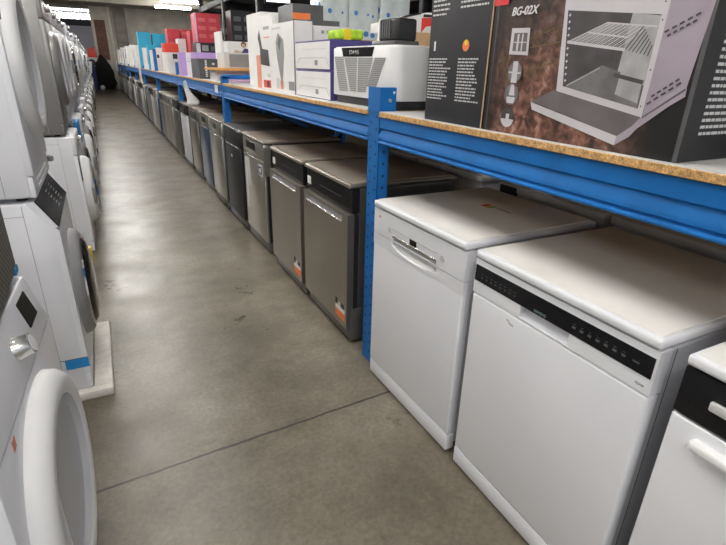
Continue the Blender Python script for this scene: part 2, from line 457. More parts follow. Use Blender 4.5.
PROF = [(0, 1.057), (-.004, 1.060), (-.004, 1.064), (.004, 1.069), (.004, 1.073), (-.001, 1.077), (-.001, 1.090), (.009, 1.110), (.009, 1.114), (.002, 1.119), (.002, 1.160), (.05, 1.160), (.05, 1.057)]
for a, b in zip(POSTS, POSTS[1:]):
    MB().prism(PROF, 'y', a + .047, b - .052, M['blue']).build('beam', rack)
    MB().prism([(1.20 - x, z) for x, z in PROF], 'y', a + .047, b - .052, M['blue']).build('rear_beam', rack)
def words(i):
    return ['first', 'second', 'third', 'fourth', 'fifth', 'sixth', 'seventh', 'eighth', 'ninth', 'tenth', 'eleventh', 'twelfth', 'thirteenth', 'fourteenth', 'fifteenth', 'sixteenth', 'seventeenth', 'eighteenth', 'nineteenth', 'twentieth'][i]
for i, (a, b) in enumerate(zip(POSTS, POSTS[1:])):
    t = thing('shelf_board', ['chipboard shelf nearest the camera, under the black grill boxes', 'chipboard shelf under the white air cooler and the tall white cartons',
        'chipboard shelf past the second blue post, under the black and lilac boxes'][i] if i < 3 else 'chipboard shelf in the blue rack, %s bay counted from the camera' % words(i), 'shelf', (XB, 0, 1.162))
    y0, y1 = a + .052, b - .058
    MB().box(-.006, 1.205, y0, y1, 0, .019, M['chip'], .0015, 1).build('board', t)
    MB().box(-.004, 1.203, y0 + .002, y1 - .002, .019, .0205, M['lam']).build('laminate', t)
ZB = 1.1830
tg = MB().box(-.004, -.001, 4.93, 5.06, 1.085, 1.155, M['paper'], .001, 1)
tag(tg.build('price_tag'), 'small white tag stuck to the blue beam just past the second post', 'tag').location = (XB - .001, 0, 0)

# ------------------------------------------------------------------ dishwashers (front at local x = 0 facing -x, depth along +x)
def feet(t, xs, ys, r0, r1, h, z0=0.):
    o = None
    for y in ys:
        for x in xs:
            if o is None: o = MB().lathe([(z0, 0), (z0, r0), (h, r1), (h, 0)], M['bmat'], (0, 0, 0), 'z', 10).build('foot', t)
            else:
                o = o.copy(); col.objects.link(o); o.parent = t
            o.location = (x, y, 0)

def slab(m, x0, x1, y0, y1, z0, z1, mt, hole=None, hm=None, depth=.022, bev=.004):
    """front panel with one rectangular recess"""
    if not hole:
        return m.box(x0, x1, y0, y1, z0, z1, mt, bev)
    a, b, c, d = hole
    m.box(x0, x1, y0, a, z0, z1, mt); m.box(x0, x1, b, y1, z0, z1, mt)
    m.box(x0, x1, a, b, z0, c, mt); m.box(x0, x1, a, b, d, z1, mt)
    m.prism([(x0 + depth, d), (x0 + .003, c), (x1, c), (x1, d)], 'y', a, b, hm or mt)
    return m

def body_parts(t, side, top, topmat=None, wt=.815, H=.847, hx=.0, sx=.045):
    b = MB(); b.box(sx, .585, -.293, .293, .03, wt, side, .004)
    b.box(sx + .001, .586, -.2935, -.2925, .10, wt - .01, side)
    for s in (-1, 1):
        b.box(sx + .02, sx + .023, s * .2934 - .0004, s * .2934 + .0004, .05, wt - .01, M['seam'])
    b.build('body', t)
    w = MB(); w.box(hx - .006, .60, -.299, .299, wt + .002, H - .005, top, .008, 3); w.box(hx + .008, .585, -.288, .288, H - .014, H, topmat or top, .004)
    w.build('worktop', t)
    feet(t, (.07, .54), (-.25, .25), .02, .014, .032)

def dw_white_strip(label, loc):
    t = thing('dishwasher', label, 'dishwasher', loc)
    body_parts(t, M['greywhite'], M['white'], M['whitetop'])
    p = MB(); slab(p, 0, .04, -.299, .299, .703, .813, M['white'], (-.075, .095, .706, .742), M['greywhite'], .028)
    p.box(.0405, .046, -.296, .296, .05, .812, M['lgrey']); p.build('control_panel', t)
    MB().box(-.0015, .002, -.293, .296, .743, .795, M['bgloss'], .0006, 1).build('display_strip', t)
    g = MB(); random.seed(3)
    for k in range(8):
        y = .262 - k * .020
        g.box(-.0020, -.0014, y - .003, y + .003, .758, .762, M['inkdim']); g.box(-.0020, -.0014, y - .004, y + .004, .770, .7712, M['inkdim'])
    for k in range(7):
        y = -.085 - k * .023
        g.box(-.0020, -.0014, y - .005, y + .005, .762, .768, M['inkdim']); g.box(-.0020, -.0014, y - .003, y + .003, .773, .7742, M['inkdim'])
    g.box(-.0020, -.0014, -.262, -.246, .764, .768, M['inkdim']); g.build('panel_symbols', t)
    text_part('lettering', 'SIEMENS', .0115, t, (-.0018, .046, .7480), M['inkblue'])
    text_part('small_mark', 'iQ300', .0085, t, (-.0003, -.262, .717), M['mgrey'])
    d = MB(); d.box(0, .04, -.299, .299, .082, .700, M['white'], .008, 3); d.build('door', t)
    sm = MB()
    for q in ((.135, .677), (.128, .672), (.122, .669), (.115, .6685)): sm.box(-.0006, .001, q[0] - .004, q[0] + .004, q[1] - .002, q[1] + .002, M['inkgrey'])
    sm.build('scuff_mark', t)
    MB().box(.001, .04, -.299, .299, .012, .079, M['white'], .004).build('plinth', t)
    return t

def dw_white_grip(label, loc, rz):
    t = thing('dishwasher', label, 'dishwasher', loc, rz)
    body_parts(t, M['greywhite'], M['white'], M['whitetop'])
    p = MB(); slab(p, 0, .04, -.299, .299, .709, .813, M['white'], (-.145, .148, .712, .734), M['lgrey'], .030)
    p.box(.0405, .046, -.296, .296, .05, .812, M['lgrey']); p.build('control_panel', t)
    MB().box(-.001, .002, -.019, .028, .728, .757, M['bgloss'], .0005, 1).build('display', t)
    hb = MB(); hb.prism([(-.150, .757), (.155, .757), (.155, .760), (-.150, .760)], 'x', -.0012, .001, M['lgrey']); hb.box(-.0022, .002, -.146, .149, .724, .7335, M['silver'], .001, 1); hb.build('handle', t)
    for y in (.172, -.178): MB().lathe([(-.002, 0), (-.002, .011), (0, .012)], M['lgrey'], (0, y, .748), seg=20).build('button', t)
    d = MB(); d.box(0, .04, -.299, .299, .086, .667, M['white'], .006, 3)
    d.box(0, .04, -.299, -.150, .660, .706, M['white']); d.box(0, .04, .150, .299, .660, .706, M['white'])
    pr = []
    for k in range(13):
        a = k / 12; pr.append((-.15 + .30 * a, .690 - .022 * math.sin(math.pi * a) ** .5))
    d.prism([(-.15, .655)] + [(y, z) for y, z in pr] + [(.15, .655)], 'x', 0, .04, M['white'])
    d.prism([(.03, .71), (.006, .665), (.04, .665), (.04, .71)], 'y', -.15, .15, M['white2'])
    d.build('door', t)
    MB().box(-.001, .001, .246, .258, .778, .788, M['salmon']).build('sticker', t)
    MB().box(.001, .04, -.299, .299, .012, .083, M['white'], .004).build('plinth', t)
    # torn energy label left on the lid
    e = MB(); e.box(.30, .44, -.03, .10, .8471, .8476, M['whitetop'])
    e.box(.335, .375, .012, .040, .8476, .8480, M['red2']); e.box(.335, .375, -.012, .010, .8476, .8480, M['egreen']); e.box(.345, .375, .0, .014, .848, .8483, M['yellow'])
    e.box(.36, .37, -.10, -.02, .8472, .8476, M['inkgrey']); e.build('torn_label', t)
    return t

def dw_white_black_panel(label, loc):
    t = thing('dishwasher', label, 'dishwasher', loc)
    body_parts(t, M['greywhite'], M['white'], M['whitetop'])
    MB().box(0, .04, -.299, .299, .706, .813, M['bgloss'], .003).build('control_panel', t)
    k = MB(); k.box(-.012, .0, .178, .235, .752, .772, M['lgrey'], .004); k.box(-.002, 0, .03, .13, .75, .765, M['dgrey']); k.build('button', t)
    d = MB(); d.box(0, .04, -.299, .299, .082, .702, M['white'], .006, 3); d.build('door', t)
    MB().box(-.020, .004, -.19, .245, .652, .676, M['white2'], .008, 3).build('handle', t)
    MB().box(.001, .04, -.299, .299, .012, .079, M['white'], .004).build('plinth', t)
    return t

def dw_steel(label, loc, door='steel', group=None):
    t = thing('dishwasher', label, 'dishwasher', loc, 0, group)
    body_parts(t, M['dsteel'], M['steel'], M['steeltop'], .822, .850, 0, .05)
    p = MB(); p.box(.010, .05, -.293, .293, .705, .820, M['bgloss'], .002, 1); p.build('control_panel', t)
    g = MB()
    for k in range(9): g.box(.0090, .0102, .08 - k * .03, .09 - k * .03, .757, .763, M['inkdim'])
    g.build('panel_symbols', t)
    MB().box(.0085, .0105, .235, .285, .735, .778, M['paper']).build('sticker', t)
    d = MB(); slab(d, -.014, .022, -.295, .295, .090, .700, M[door], (-.225, .245, .655, .684), M['silver'], .02)
    d.box(.022, .05, -.289, .289, .10, .69, M['bmat']); d.build('door', t)
    MB().box(-.017, -.012, -.225, .245, .648, .656, M['silver'], .002, 1).build('handle', t)
    e = MB(); y0, y1 = -.275, -.160
    e.box(-.0152, -.0138, y0, y1, .125, .165, M['orange']); e.box(-.0152, -.0138, y0, y1, .165, .190, M['paper'])
    e.box(-.0152, -.0138, y0 + .01, y0 + .045, .190, .215, M['bmat']); e.box(-.0152, -.0138, y0 + .055, y0 + .085, .190, .21, M['paper2']); e.box(-.0152, -.0138, y1 - .025, y1, .19, .225, M['bmat'])
    e.build('energy_label', t)
    b = MB(); b.box(.012, .05, -.296, .296, .018, .086, M['dsteel'], .003); b.box(.012, .12, -.297, -.286, .018, .20, M['dsteel'], .003); b.build('plinth', t)
    return t

def dw_plain(label, loc, door, panel, strip, top, group=None, stickers=0, rz=0.):
    t = thing('dishwasher', label, 'dishwasher', loc, rz, group)
    body_parts(t, M['bmat'], top, top, .824, .850, 0, .05)
    p = MB(); p.box(0, .05, -.292, .292, .705, .822, panel, .004); p.build('control_panel', t)
    if strip: MB().box(-.002, .002, *strip, .745, .802, M['bgloss'], .001, 1).build('display', t)
    d = MB(); d.box(0, .02, -.292, .292, .090, .698, door, .005); d.box(.02, .051, -.284, .284, .095, .695, M['bmat']); d.build('door', t)
    MB().box(-.004, .001, -.26, .26, .688, .697, M['silver'], .001, 1).build('handle', t)
    MB().box(.012, .05, -.292, .292, .018, .086, M['dsteel'], .003).build('plinth', t)
    if stickers == 1:
        e = MB(); e.box(-.0012, .001, .20, .245, .25, .66, M['paper']); e.box(-.0012, .001, .12, .20, .45, .66, M['paper2'])
        e.box(-.0012, .001, -.24, -.12, .585, .665, M['paper2']); e.box(-.0018, -.001, -.225, -.135, .597, .655, M['purple']); e.box(-.0024, -.001, -.20, -.16, .61, .64, M['paper']); e.build('sticker', t)
        MB().box(.0, .05, -.2925, -.292, .60, .80, M['steel2']).build('side_trim', t)
    if stickers == 2:
        e = MB(); e.box(-.0012, .001, .02, .06, .585, .61, M['paper']); e.build('sticker', t)
        MB().box(-.008, .06, -.300, -.20, .826, .851, M['silver'], .003).build('corner_cover', t)
    return t

G = 'dishwashers in the row under the rack'
dw_white_black_panel('white dishwasher with a black control panel, cut off by the right edge of the photo', (.960, .146, 0))
dw_white_strip('large white dishwasher with a thin black control strip, nearest one seen whole', (.956, .793, 0))
dw_white_grip('white dishwasher with a silver grip and a torn energy label on its lid', (.952, 1.441, 0), .018)
s1 = dw_steel('steel dishwasher right behind the nearest blue post, orange label on the door', (.962, 2.303, 0))
s2 = copy_tree(s1); place(s2, (.958, 2.945, 0), 0, 'steel dishwasher with black panel between its twin by the post and the stickered steel one')
dw_plain('pale steel dishwasher covered in stickers, small black display in its top panel', (.965, 3.735, 0), M['steel2'], M['steel2'], (-.07, .185), M['steeltop'], stickers=1)
dw_plain('all black dishwasher with a bright silver top corner', (.956, 4.390, 0), M['bmat'], M['bmat'], None, M['dgrey'], stickers=2)
p_sil = dw_plain('plain silver dishwasher between the black one and the blue filmed one', (.958, 5.105, 0), M['steel2'], M['steel2'], (-.05, .10), M['steeltop'])
dw_plain('dishwasher with dark blue film over its door', (.968, 5.78, 0), M['bluefilm'], M['steel2'], (-.12, .10), M['steeltop'])
p_drk = dw_plain('dark steel dishwasher just beyond the blue filmed one, under the curled white strap', (.970, 6.52, 0), M['steel'], M['dsteel'], (-.2, .2), M['steeltop'])
p_wb = dw_plain('white dishwasher with black top panel, first white one past the curled strap', (.962, 7.245, 0), M['white'], M['bgloss'], None, M['dgrey'])
p_db = dw_plain('dark dishwasher with black panel, directly past the white black-topped one', (.958, 8.01, 0), M['dsteel'], M['bgloss'], None, M['bmat'])
seq = [p_sil, p_sil, p_drk, p_sil, p_wb, p_drk, p_sil, p_sil, p_wb, p_drk, p_sil, p_sil, p_wb, p_sil, p_drk, p_sil, p_wb, p_sil, p_sil, p_drk, p_sil, p_wb, p_sil, p_drk, p_sil, p_wb, p_sil, p_drk, p_sil]
nm = {p_sil.name: 'silver', p_drk.name: 'dark steel', p_wb.name: 'white and black'}
cur = 8.37
for k, pr in enumerate(seq):
    c = copy_tree(pr)
    for q in POSTS:
        if cur - .05 < q < cur + .66: cur = q + .07
    yc = cur + .30; cur += .628
    if k < 10: lab, g = '%s dishwasher, %s in line past the dark one with black panel' % (nm[pr.name], words(k)), None
    else: lab, g = 'small distant %s dishwasher near the far end of the right-hand row' % nm[pr.name], 'distant %s dishwashers' % nm[pr.name]
    place(c, (.960 + random.uniform(-.008, .008), yc, 0), random.uniform(-.008, .008), lab, g)
# backs of the machines that stand in the next row, seen in the gap over the lids
rear = thing('dishwasher', 'x', 'dishwasher')
MB().box(-.295, .295, 0, .56, .03, .82, M['lgrey'], .006).build('body', rear)
MB().box(-.299, .299, -.01, .58, .82, .85, M['paper2'], .006).build('worktop', rear)
pg = MB().box(-.285, -.175, -.012, .0, .80, .845, M['bmat'], .004); pg.build('plug_cover', rear)
rl = ['back of the machine in the next row, below the right-hand end of the blue beam', 'back of the machine in the next row, directly behind the large white dishwasher',
      'machine back with a black plug cover, behind the lid with the torn energy label', 'back of the machine in the next row, behind the steel dishwasher by the nearest post', 'back of the machine in the next row, behind the farther twin steel dishwasher']
cs = [rear] + [copy_tree(rear) for _ in range(4)]
for i, (c, y) in enumerate(zip(cs, (.25, .87, 1.495, 2.22, 2.84))):
    place(c, (1.66, y, 0), -math.pi / 2, rl[i])
    if i != 2:
        for k in list(c.children):
            if k.name.startswith('plug_cover'): bpy.data.objects.remove(k)

# hanging white straps
def ribbon(pts, w, name, label):
    t = bmesh.new(); rows = []
    for p, ww in pts:
        rows.append((t.verts.new((p[0] - ww / 2, p[1], p[2])), t.verts.new((p[0] + ww / 2, p[1] + .02, p[2])), ))
    for a, b in zip(rows, rows[1:]): t.faces.new((a[0], a[1], b[1], b[0]))
    m = MB(); m._merge(t, M['paper']); o = m.build(name)
    sm = o.modifiers.new('thick', 'SOLIDIFY'); sm.thickness = .003
    sb = o.modifiers.new('sub', 'SUBSURF'); sb.levels = 2; sb.render_levels = 2
    return tag(o, label, 'strap')
ribbon([((.935, 6.60, 1.15), .05), ((.938, 6.60, 1.06), .05), ((.965, 6.59, .985), .09), ((1.01, 6.57, .925), .15), ((1.00, 6.55, .875), .19), ((.95, 6.56, .857), .16), ((.91, 6.60, .853), .10)], .1, 'plastic_strap',
       'curled white plastic strap hanging from the beam onto the dark steel dishwasher')
ribbon([((.92, 13.4, 1.60), .05), ((.92, 13.4, 1.35), .05), ((.92, 13.4, 1.1), .05), ((.925, 13.4, .90), .05), ((.945, 13.4, .862), .05), ((.968, 13.4, .853), .04)], .1, 'plastic_strap',
       'straight narrow white strap hanging in front of the far part of the rack')

# ------------------------------------------------------------------ left-hand rows of washing machines
def washer(name, label, cat, loc, rz=math.pi, bodym='white', frontm='white', door='glass', panel='flat', near=False, group=None, kick=True, R_=.235, zc=.42, doorm='white2', tilt=0.):
    t = thing(name, label, cat, loc, rz, group)
    bm_, fm = M[bodym], M[frontm]
    b = MB()
    if panel == 'slant': b.prism([(.018, .012), (.018, .742), (.082, .848), (.58, .848), (.58, .012)], 'y', -.298, .298, bm_, .006)
    elif tilt: b.prism([(.018, .012), (.018, .735), (.018 + tilt, .848), (.58, .848), (.58, .012)], 'y', -.298, .298, bm_, .006)
    else: b.box(.018, .58, -.298, .298, .012, .848, bm_, .010, 3)
    for s in (-1, 1):
        b.box(.10, .1025, s * .2984 - .0005, s * .2984 + .0005, .02, .84, M['lseam'])
        b.box(.10, .57, s * .2984 - .0005, s * .2984 + .0005, .800, .802, M['lseam'])
    b.build('body', t)
    if panel == 'slant':
        f = MB(); f.prism([(0, .09), (0, .735), (.012, .748), (.05, .748), (.05, .09)], 'y', -.297, .297, fm)
        f.build('front_panel', t)
        c = MB(); c.prism([(.0, .748), (.060, .852), (.085, .852), (.085, .748)], 'y', -.297, .297, fm); c.build('panel_housing', t)
        c = MB(); c.prism([(-.003, .750), (.057, .853), (.061, .851), (.002, .748)], 'y', -.290, .292, M['bgloss'])
        c.build('control_panel', t)
        g = MB()
        for k in range(6):
            a = .2 + .12 * k
            for yy in (.05, -.08): g.bar((-.003 + .06 * a - .0015, yy, .750 + .103 * a), (-.003 + .06 * a - .0015, yy - .05, .750 + .103 * a), .003, M['inkdim'])
        g.build('panel_symbols', t)
    else:
        f = MB(); f.box(0, .03, -.297, .297, .09, .722, fm, .006); f.build('front_panel', t)
        c = MB()
        if tilt: c.prism([(-.002, .725), (tilt - .002, .846), (tilt + .03, .846), (.03, .725)], 'y', -.297, .297, fm, .005)
        else: c.box(-.003, .03, -.297, .297, .725, .846, fm, .010, 3)
        c.build('control_panel', t)
        k = MB(); k.lathe([(-.032, 0), (-.032, .018)], M['white2'], seg=24); k.lathe([(-.032, .018), (-.030, .022), (-.006, .024), (-.002, .027), (.004, .027)], M['silver'], seg=28)
        ko = k.build('knob', t); ko.location = (tilt * .40, -.030 if tilt else 0, .784 if tilt else .80); ko.rotation_euler = (0, math.atan2(tilt, .11), 0)
        do = MB().box(-.003, .002, -.042, .042, -.032, .032, M['bgloss'], .001, 1).build('display', t); do.location = (tilt * .56, -.195, .798); do.rotation_euler = (0, math.atan2(tilt, .11), 0)
        if not tilt:
            w = MB(); w.box(-.005, 0, .12, .28, .745, .825, M['white2'], .003); w.box(-.0055, 0, .13, .27, .752, .756, M['seam']); w.build('detergent_drawer', t)
    if door == 'glass':
        d = MB(); d.lathe([(0, R_ + .02), (-.035, R_ + .012), (-.055, R_ - .005), (-.062, R_ - .03), (-.055, R_ - .05)], M['white2'] if bodym != 'dryer' else M['silver'], (0, 0, zc)); dd = d.build('door', t)
        MB().lathe([(-.052, R_ - .05), (-.068, R_ - .055), (-.052, R_ - .075)], M['chrome'], (0, 0, zc)).build('chrome_ring', dd)
        MB().lathe([(-.052, R_ - .07), (-.058, R_ - .09), (-.03, R_ * .5), (-.015, 0)], M['bgloss'], (0, 0, zc)).build('glass', dd)
        MB().box(-.066, -.045, R_ - .035, R_ + .01, zc - .06, zc + .06, M['mgrey'], .006).build('handle', dd)
    elif door == 'chrome':
        d = MB(); d.lathe([(0, R_ + .035), (-.022, R_ + .030), (-.036, R_ + .014), (-.040, R_)], M['mgrey'], (0, 0, zc)); dd = d.build('door', t)
        MB().lathe([(-.038, R_ - .008), (-.056, R_ - .03), (-.064, R_ - .09), (-.068, 0)], M['bgloss'], (0, 0, zc)).build('glass', dd)
        MB().lathe([(-.036, R_ + .004), (-.046, R_ - .003), (-.038, R_ - .012)], M['chrome'], (0, 0, zc)).build('chrome_ring', dd)
        if near: MB().box(-.066, -.045, -.190, -.150, zc + .02, zc + .10, M['yellow'], .003).build('sticker', dd)
    elif door == 'solid':
        d = MB(); d.lathe([(0, R_ + .022), (-.018, R_ + .020), (-.034, R_ + .010), (-.042, R_ - .006), (-.043, R_ - .030), (-.038, R_ - .042)], M[doorm], (0, 0, zc), seg=64); dd = d.build('door', t)
        MB().lathe([(-.038, R_ - .042), (-.022, R_ - .052), (-.016, R_ - .085), (-.012, 0)], M['dish'], (0, 0, zc), seg=64).build('door_dish', dd)
        MB().box(-.024, -.010, .10, .112, zc - .11, zc + .11, M['white2'], .004).build('handle', dd)
    if kick:
        MB().box(.006, .03, -.296, .296, .012, .087, fm, .004).build('kick_panel', t)
    feet(t, (.06, .54), (-.25, .25), .02, .016, .014, -.001)
    return t

w1 = washer('tumble_dryer', 'white dryer with silver knob and big round white door, nearest on the left', 'dryer', (-.226, 1.077, .001), math.pi - .055, door='solid', R_=.240, zc=.440, tilt=.032)
MB().box(-.0012, .001, .170, .190, .690, .712, M['salmon']).build('red_scribble', w1)
p = thing('mesh_fronted_heater', 'dark grey box with perforated mesh front standing on the nearest white dryer', 'appliance', (-.247, 1.10, .8495), math.pi)
MB().box(.012, .42, -.27, .27, .012, .44, M['dgrey'], .008).build('casing', p)
MB().box(0, .012, -.268, .268, .020, .43, M['perf'], .002, 1).build('mesh_panel', p)
feet(p, (.03, .39), (-.24, .24), .015, .015, .013)
MB().box(-.002, .014, -.272, -.235, .013, .030, M['bluetape']).build('corner_tape', p)

w2 = washer('washing_machine', 'white washing machine with slanted black panel and chrome door, on a white foam base', 'washing machine', (-.217, 2.397, .022), door='chrome', panel='slant', R_=.210, zc=.40, kick=False, near=True)
MB().box(.002, .05, -.297, .297, .012, .088, M['white'], .004).build('kick_panel', w2)
tp = MB(); tp.box(-.0015, .085, .2984, .2995, .120, .165, M['bluetape']); tp.build('blue_tape', w2)
w2.scale = (1, 1, .982)
sl = MB(); sl.box(.001, .10, .2984, .2992, .165, .168, M['seam']); sl.build('side_seam', w2)
fb = MB()
fb.box(-.075, -.0, -.31, .31, 0, .045, M['foam'], .008); fb.box(0, .60, -.31, .31, 0, .0205, M['foam'], .004)
fb.box(-.075, .10, .300, .345, 0, .040, M['foam'], .008)
o = tag(fb.build('foam_base'), 'white foam packing base under the washing machine with the slanted black panel', 'foam base'); o.location = (-.217, 2.397, 0); o.rotation_euler = (0, 0, math.pi)

w3 = washer('tumble_dryer', 'white dryer stacked on the washing machine with the slanted black panel', 'dryer', (-.256, 2.397, .862), door='solid', R_=.25, zc=.47)
sl = MB(); sl.prism([(.15, .60), (.158, .54), (.18, .518), (.21, .518), (.232, .54), (.24, .60), (.24, .835), (.15, .835)], 'x', -.0045, .001, M['dgrey']); sl.build('grip_recess', w3)
bp = MB()
for k in range(7):
    for j in range(2): bp.box(-.003, .002, -.10 + .05 * k, -.08 + .05 * k, .035 + .025 * j, .05 + .025 * j, M['white2'], .003)
bp.build('vent_bumps', w3)
hg = MB(); hg.box(-.02, .004, -.29, -.26, .05, .075, M['mgrey'], .004); hg.build('hinge', w3)

w4 = washer('washing_machine', 'white washing machine standing under the graphite grey dryer', 'washing machine', (-.205, 4.30, .001), door='glass', R_=.235)
hr = MB(); hr.prism([(.268, .56), (.275, .54), (.292, .54), (.297, .56), (.297, .70), (.268, .70)], 'x', -.005, .002, M['dgrey']); hr.build('grip_recess', w4)
w5 = washer('tumble_dryer', 'graphite grey dryer stacked on a white washing machine in the left row', 'dryer', (-.245, 4.30, .852), bodym='dryer', frontm='dryer', door='solid', doorm='dryer', R_=.22)
A = w4
B = washer('tumble_dryer', 'white dryer, upper of the stack directly past the graphite grey dryer', 'dryer', (-.245, 4.98, .857), door='solid')
Cw = washer('washing_machine', 'white washing machine with slanted panel, lower of the stack directly past the graphite grey dryer', 'washing machine', (-.225, 4.98, .001), door='chrome', panel='slant')
fl = MB(); fl.box(-.02, .015, -.25, .05, .76, .852, M['bluetape'], .006); fl.box(-.025, .0, -.20, -.02, .66, .76, M['bluetape'], .008); fl.build('blue_film', Cw)
protos_low = [w4, Cw]; protos_up = [B, w3]
for k in range(32):
    y = 5.64 + .645 * k
    lo = copy_tree(protos_low[k % 2]); up = copy_tree([B, A, B, w5][k % 4])
    for c in list(lo.children):
        if c.name.startswith('blue_film') or (c.name.startswith('grip_recess') and k % 3): bpy.data.objects.remove(c)
    lo.name = 'washing_machine'; up.name = 'tumble_dryer'
    gr = k % 4 == 3
    up['category'] = 'dryer'
    j1, j2 = random.uniform(-.02, .02), random.uniform(-.03, .03)
    if k < 8:
        l1 = 'white washing machine, lower of the %s stack past the graphite grey dryer' % words(k + 1); g1 = None
        l2 = '%s dryer, upper of the %s stack past the first graphite grey dryer' % ('grey' if gr else 'white', words(k + 1)); g2 = None
    else:
        l1, g1 = 'distant white washing machine on the floor at the far end of the left row', 'distant machines at the bottom of the left row'
        if gr: l2, g2 = 'distant grey dryer stacked at the far end of the left row', 'distant grey dryers on top of the left row'
        else: l2, g2 = 'distant white dryer stacked at the far end of the left row', 'distant white dryers on top of the left row'
    place(lo, (-.215 + j1, y, .001), math.pi + random.uniform(-.02, .02), l1, g1)
    place(up, (-.25 + j2, y, .857), math.pi + random.uniform(-.03, .03), l2, g2)

# ------------------------------------------------------------------ goods on the shelf
def textlines(t, name, face, org, w, rows, dz, h, m, seed, ragged=.3, slope=0):
    """rows of small printed words; org = top left corner seen from the front"""
    rnd = random.Random(seed); b = MB()
    for r in range(rows):
        u = 0; end = w * (1 - ragged * rnd.random())
        while u < end:
            L = min(rnd.uniform(.006, .02), end - u)
            z = org[2] - r * dz
            if L > .003:
                if face == '-x': b.box(org[0] - .0004, org[0] + .0004, org[1] - u - L, org[1] - u, z - h, z, m)
                else: b.box(org[0] + u, org[0] + u + L, org[1] - .0004, org[1] + .0004, z - h, z, m)
            u += L + .0035
    return b.build(name, t, smooth=False)

def carton(name, label, cat, x0, x1, y0, y1, h, m, z=ZB, rz=0., bev=.002):
    """cardboard box: origin at near front-left corner... local x depth, local y along the aisle"""
    t = thing(name, label, cat, (x0, y0, z), rz)
    w, d = x1 - x0, y1 - y0
    MB().box(0, w, 0, d, 0, h, m, bev, 1).build('box', t)
    tp = MB().box(.0, w, d / 2 - .025, d / 2 + .025, h, h + .0008, M['clear']); tp.build('tape', t)
    return t

# --- tabletop grill box (picture face towards the aisle)
gb = thing('grill_box', 'large black box with a picture of a steel grill oven, nearest on the shelf', 'box', (1.0, 1.165, ZB))
MB().box(.0005, .36, -.568, .024, 0, .45, M['bmat'], .002, 1).build('box', gb)
fm = MB(); fm.box(0, .001, -.568, .024, .0, .45, M['steak']); fm.build('printed_background', gb, smooth=False)
PX = {
'frontframe': [(0.215, 0.385), (0.481, 0.362), (0.475, 0.077), (0.236, 0.119)],
'cavity': [(0.232, 0.294), (0.467, 0.27), (0.462, 0.095), (0.254, 0.128)],
'backlight': [(0.403, 0.277), (0.467, 0.268), (0.463, 0.14), (0.395, 0.158)],
'floorpl': [(0.354, 0.178), (0.46, 0.149), (0.46, 0.095), (0.254, 0.128)],
'side': [(0.478, 0.365), (0.570, 0.352), (0.552, 0.137), (0.476, 0.078)],
'traytop': [(0.159, 0.09), (0.228, 0.12), (0.473, 0.079), (0.459, 0.058), (0.427, 0.035)],
'traylip': [(0.158, 0.088), (0.427, 0.035), (0.425, 0.015), (0.165, 0.07)],
'sidelip': [(0.427, 0.035), (0.459, 0.06), (0.47, 0.075), (0.554, 0.139), (0.555, 0.124), (0.527, 0.104), (0.47, 0.055), (0.457, 0.037), (0.425, 0.015)]}
art = MB(); lay = [0]
def U(p, l): return (-.0004 - .00012 * l, -p[0], p[1])
def face(pts, m):
    lay[0] += 1
    art.poly([U(p, lay[0]) for p in pts], m)
def line(a, b, w, m):
    lay[0] += .03
    d = Vector((b[0] - a[0], b[1] - a[1])); n = Vector((-d.y, d.x)).normalized() * w / 2
    art.poly([U((a[0] + n.x, a[1] + n.y), lay[0]), U((b[0] + n.x, b[1] + n.y), lay[0]), U((b[0] - n.x, b[1] - n.y), lay[0]), U((a[0] - n.x, a[1] - n.y), lay[0])], m)
rnd = random.Random(5)
for (a, b) in (((.11, .235), (.235, .268)), ((.04, .208), (.222, .228)), ((.10, .15), (.215, .185)), ((.02, .20), (.07, .12))):
    line(a, b, .003, M['printgreen'])
    for k in range(22):
        f_ = k / 21; q = (a[0] + (b[0] - a[0]) * f_, a[1] + (b[1] - a[1]) * f_); s = 1 if k % 2 else -1
        line(q, (q[0] + .022 * rnd.uniform(.5, 1), q[1] + s * .018 * rnd.uniform(.4, 1)), .0014, M['printgreen'])
face(PX['side'], M['ovenlilac']); face(PX['frontframe'], M['ovensteel']); face(PX['cavity'], M['ovendark'])
face(PX['backlight'], M['ovenmid']); face(PX['floorpl'], M['ovenfloor'])
face([(.405, .175), (.458, .158), (.458, .105), (.40, .12)], M['ovenmid'])
line((.388, .159), (.461, .146), .008, M['ovendark'])
line((.265, .132), (.349, .172), .003, M['ovenmid'])
for k in range(22):                                   # the wire rack
    f_ = k / 21
    a = (.246 + .16 * f_, .227 - .019 * f_); b = (.346 + .118 * f_, .262 - .013 * f_)
    if f_ > .95: continue
    line(a, b, .0022, M['ovenmid'] if k % 2 else M['ovensteel'])
for k in range(7): line((.403 + .009 * k, .208 - .002 * k), (.435 + .0045 * k, .252 - .006 * k), .0022, M['ovendark'])
line((.246, .227), (.403, .208), .006, M['ovensteel']); line((.346, .262), (.464, .249), .003, M['ovensteel']); line((.30, .245), (.40, .232), .003, M['ovensteel'])
line((.254, .128), (.458, .093), .005, M['ovensteel'])
for k in range(11): line((.2385 + .0018 * k, .285 - .014 * k), (.2425 + .0018 * k, .282 - .014 * k), .005, M['ovensteel'])
face(PX['traytop'], M['traytop']); face(PX['traylip'], M['ovensteel']); face(PX['sidelip'], M['ovenlilac'])
line((.476, .078), (.552, .137), .004, M['traytop'])
for a, b in (((.482, .238), (.549, .270)), ((.489, .231), (.544, .258)), ((.486, .120), (.539, .158)), ((.480, .105), (.545, .152))):
    n = 5
    for k in range(n):
        f0, f1 = k / n, (k + .62) / n
        line((a[0] + (b[0] - a[0]) * f0, a[1] + (b[1] - a[1]) * f0), (a[0] + (b[0] - a[0]) * f1, a[1] + (b[1] - a[1]) * f1), .004, M['ovendark'])
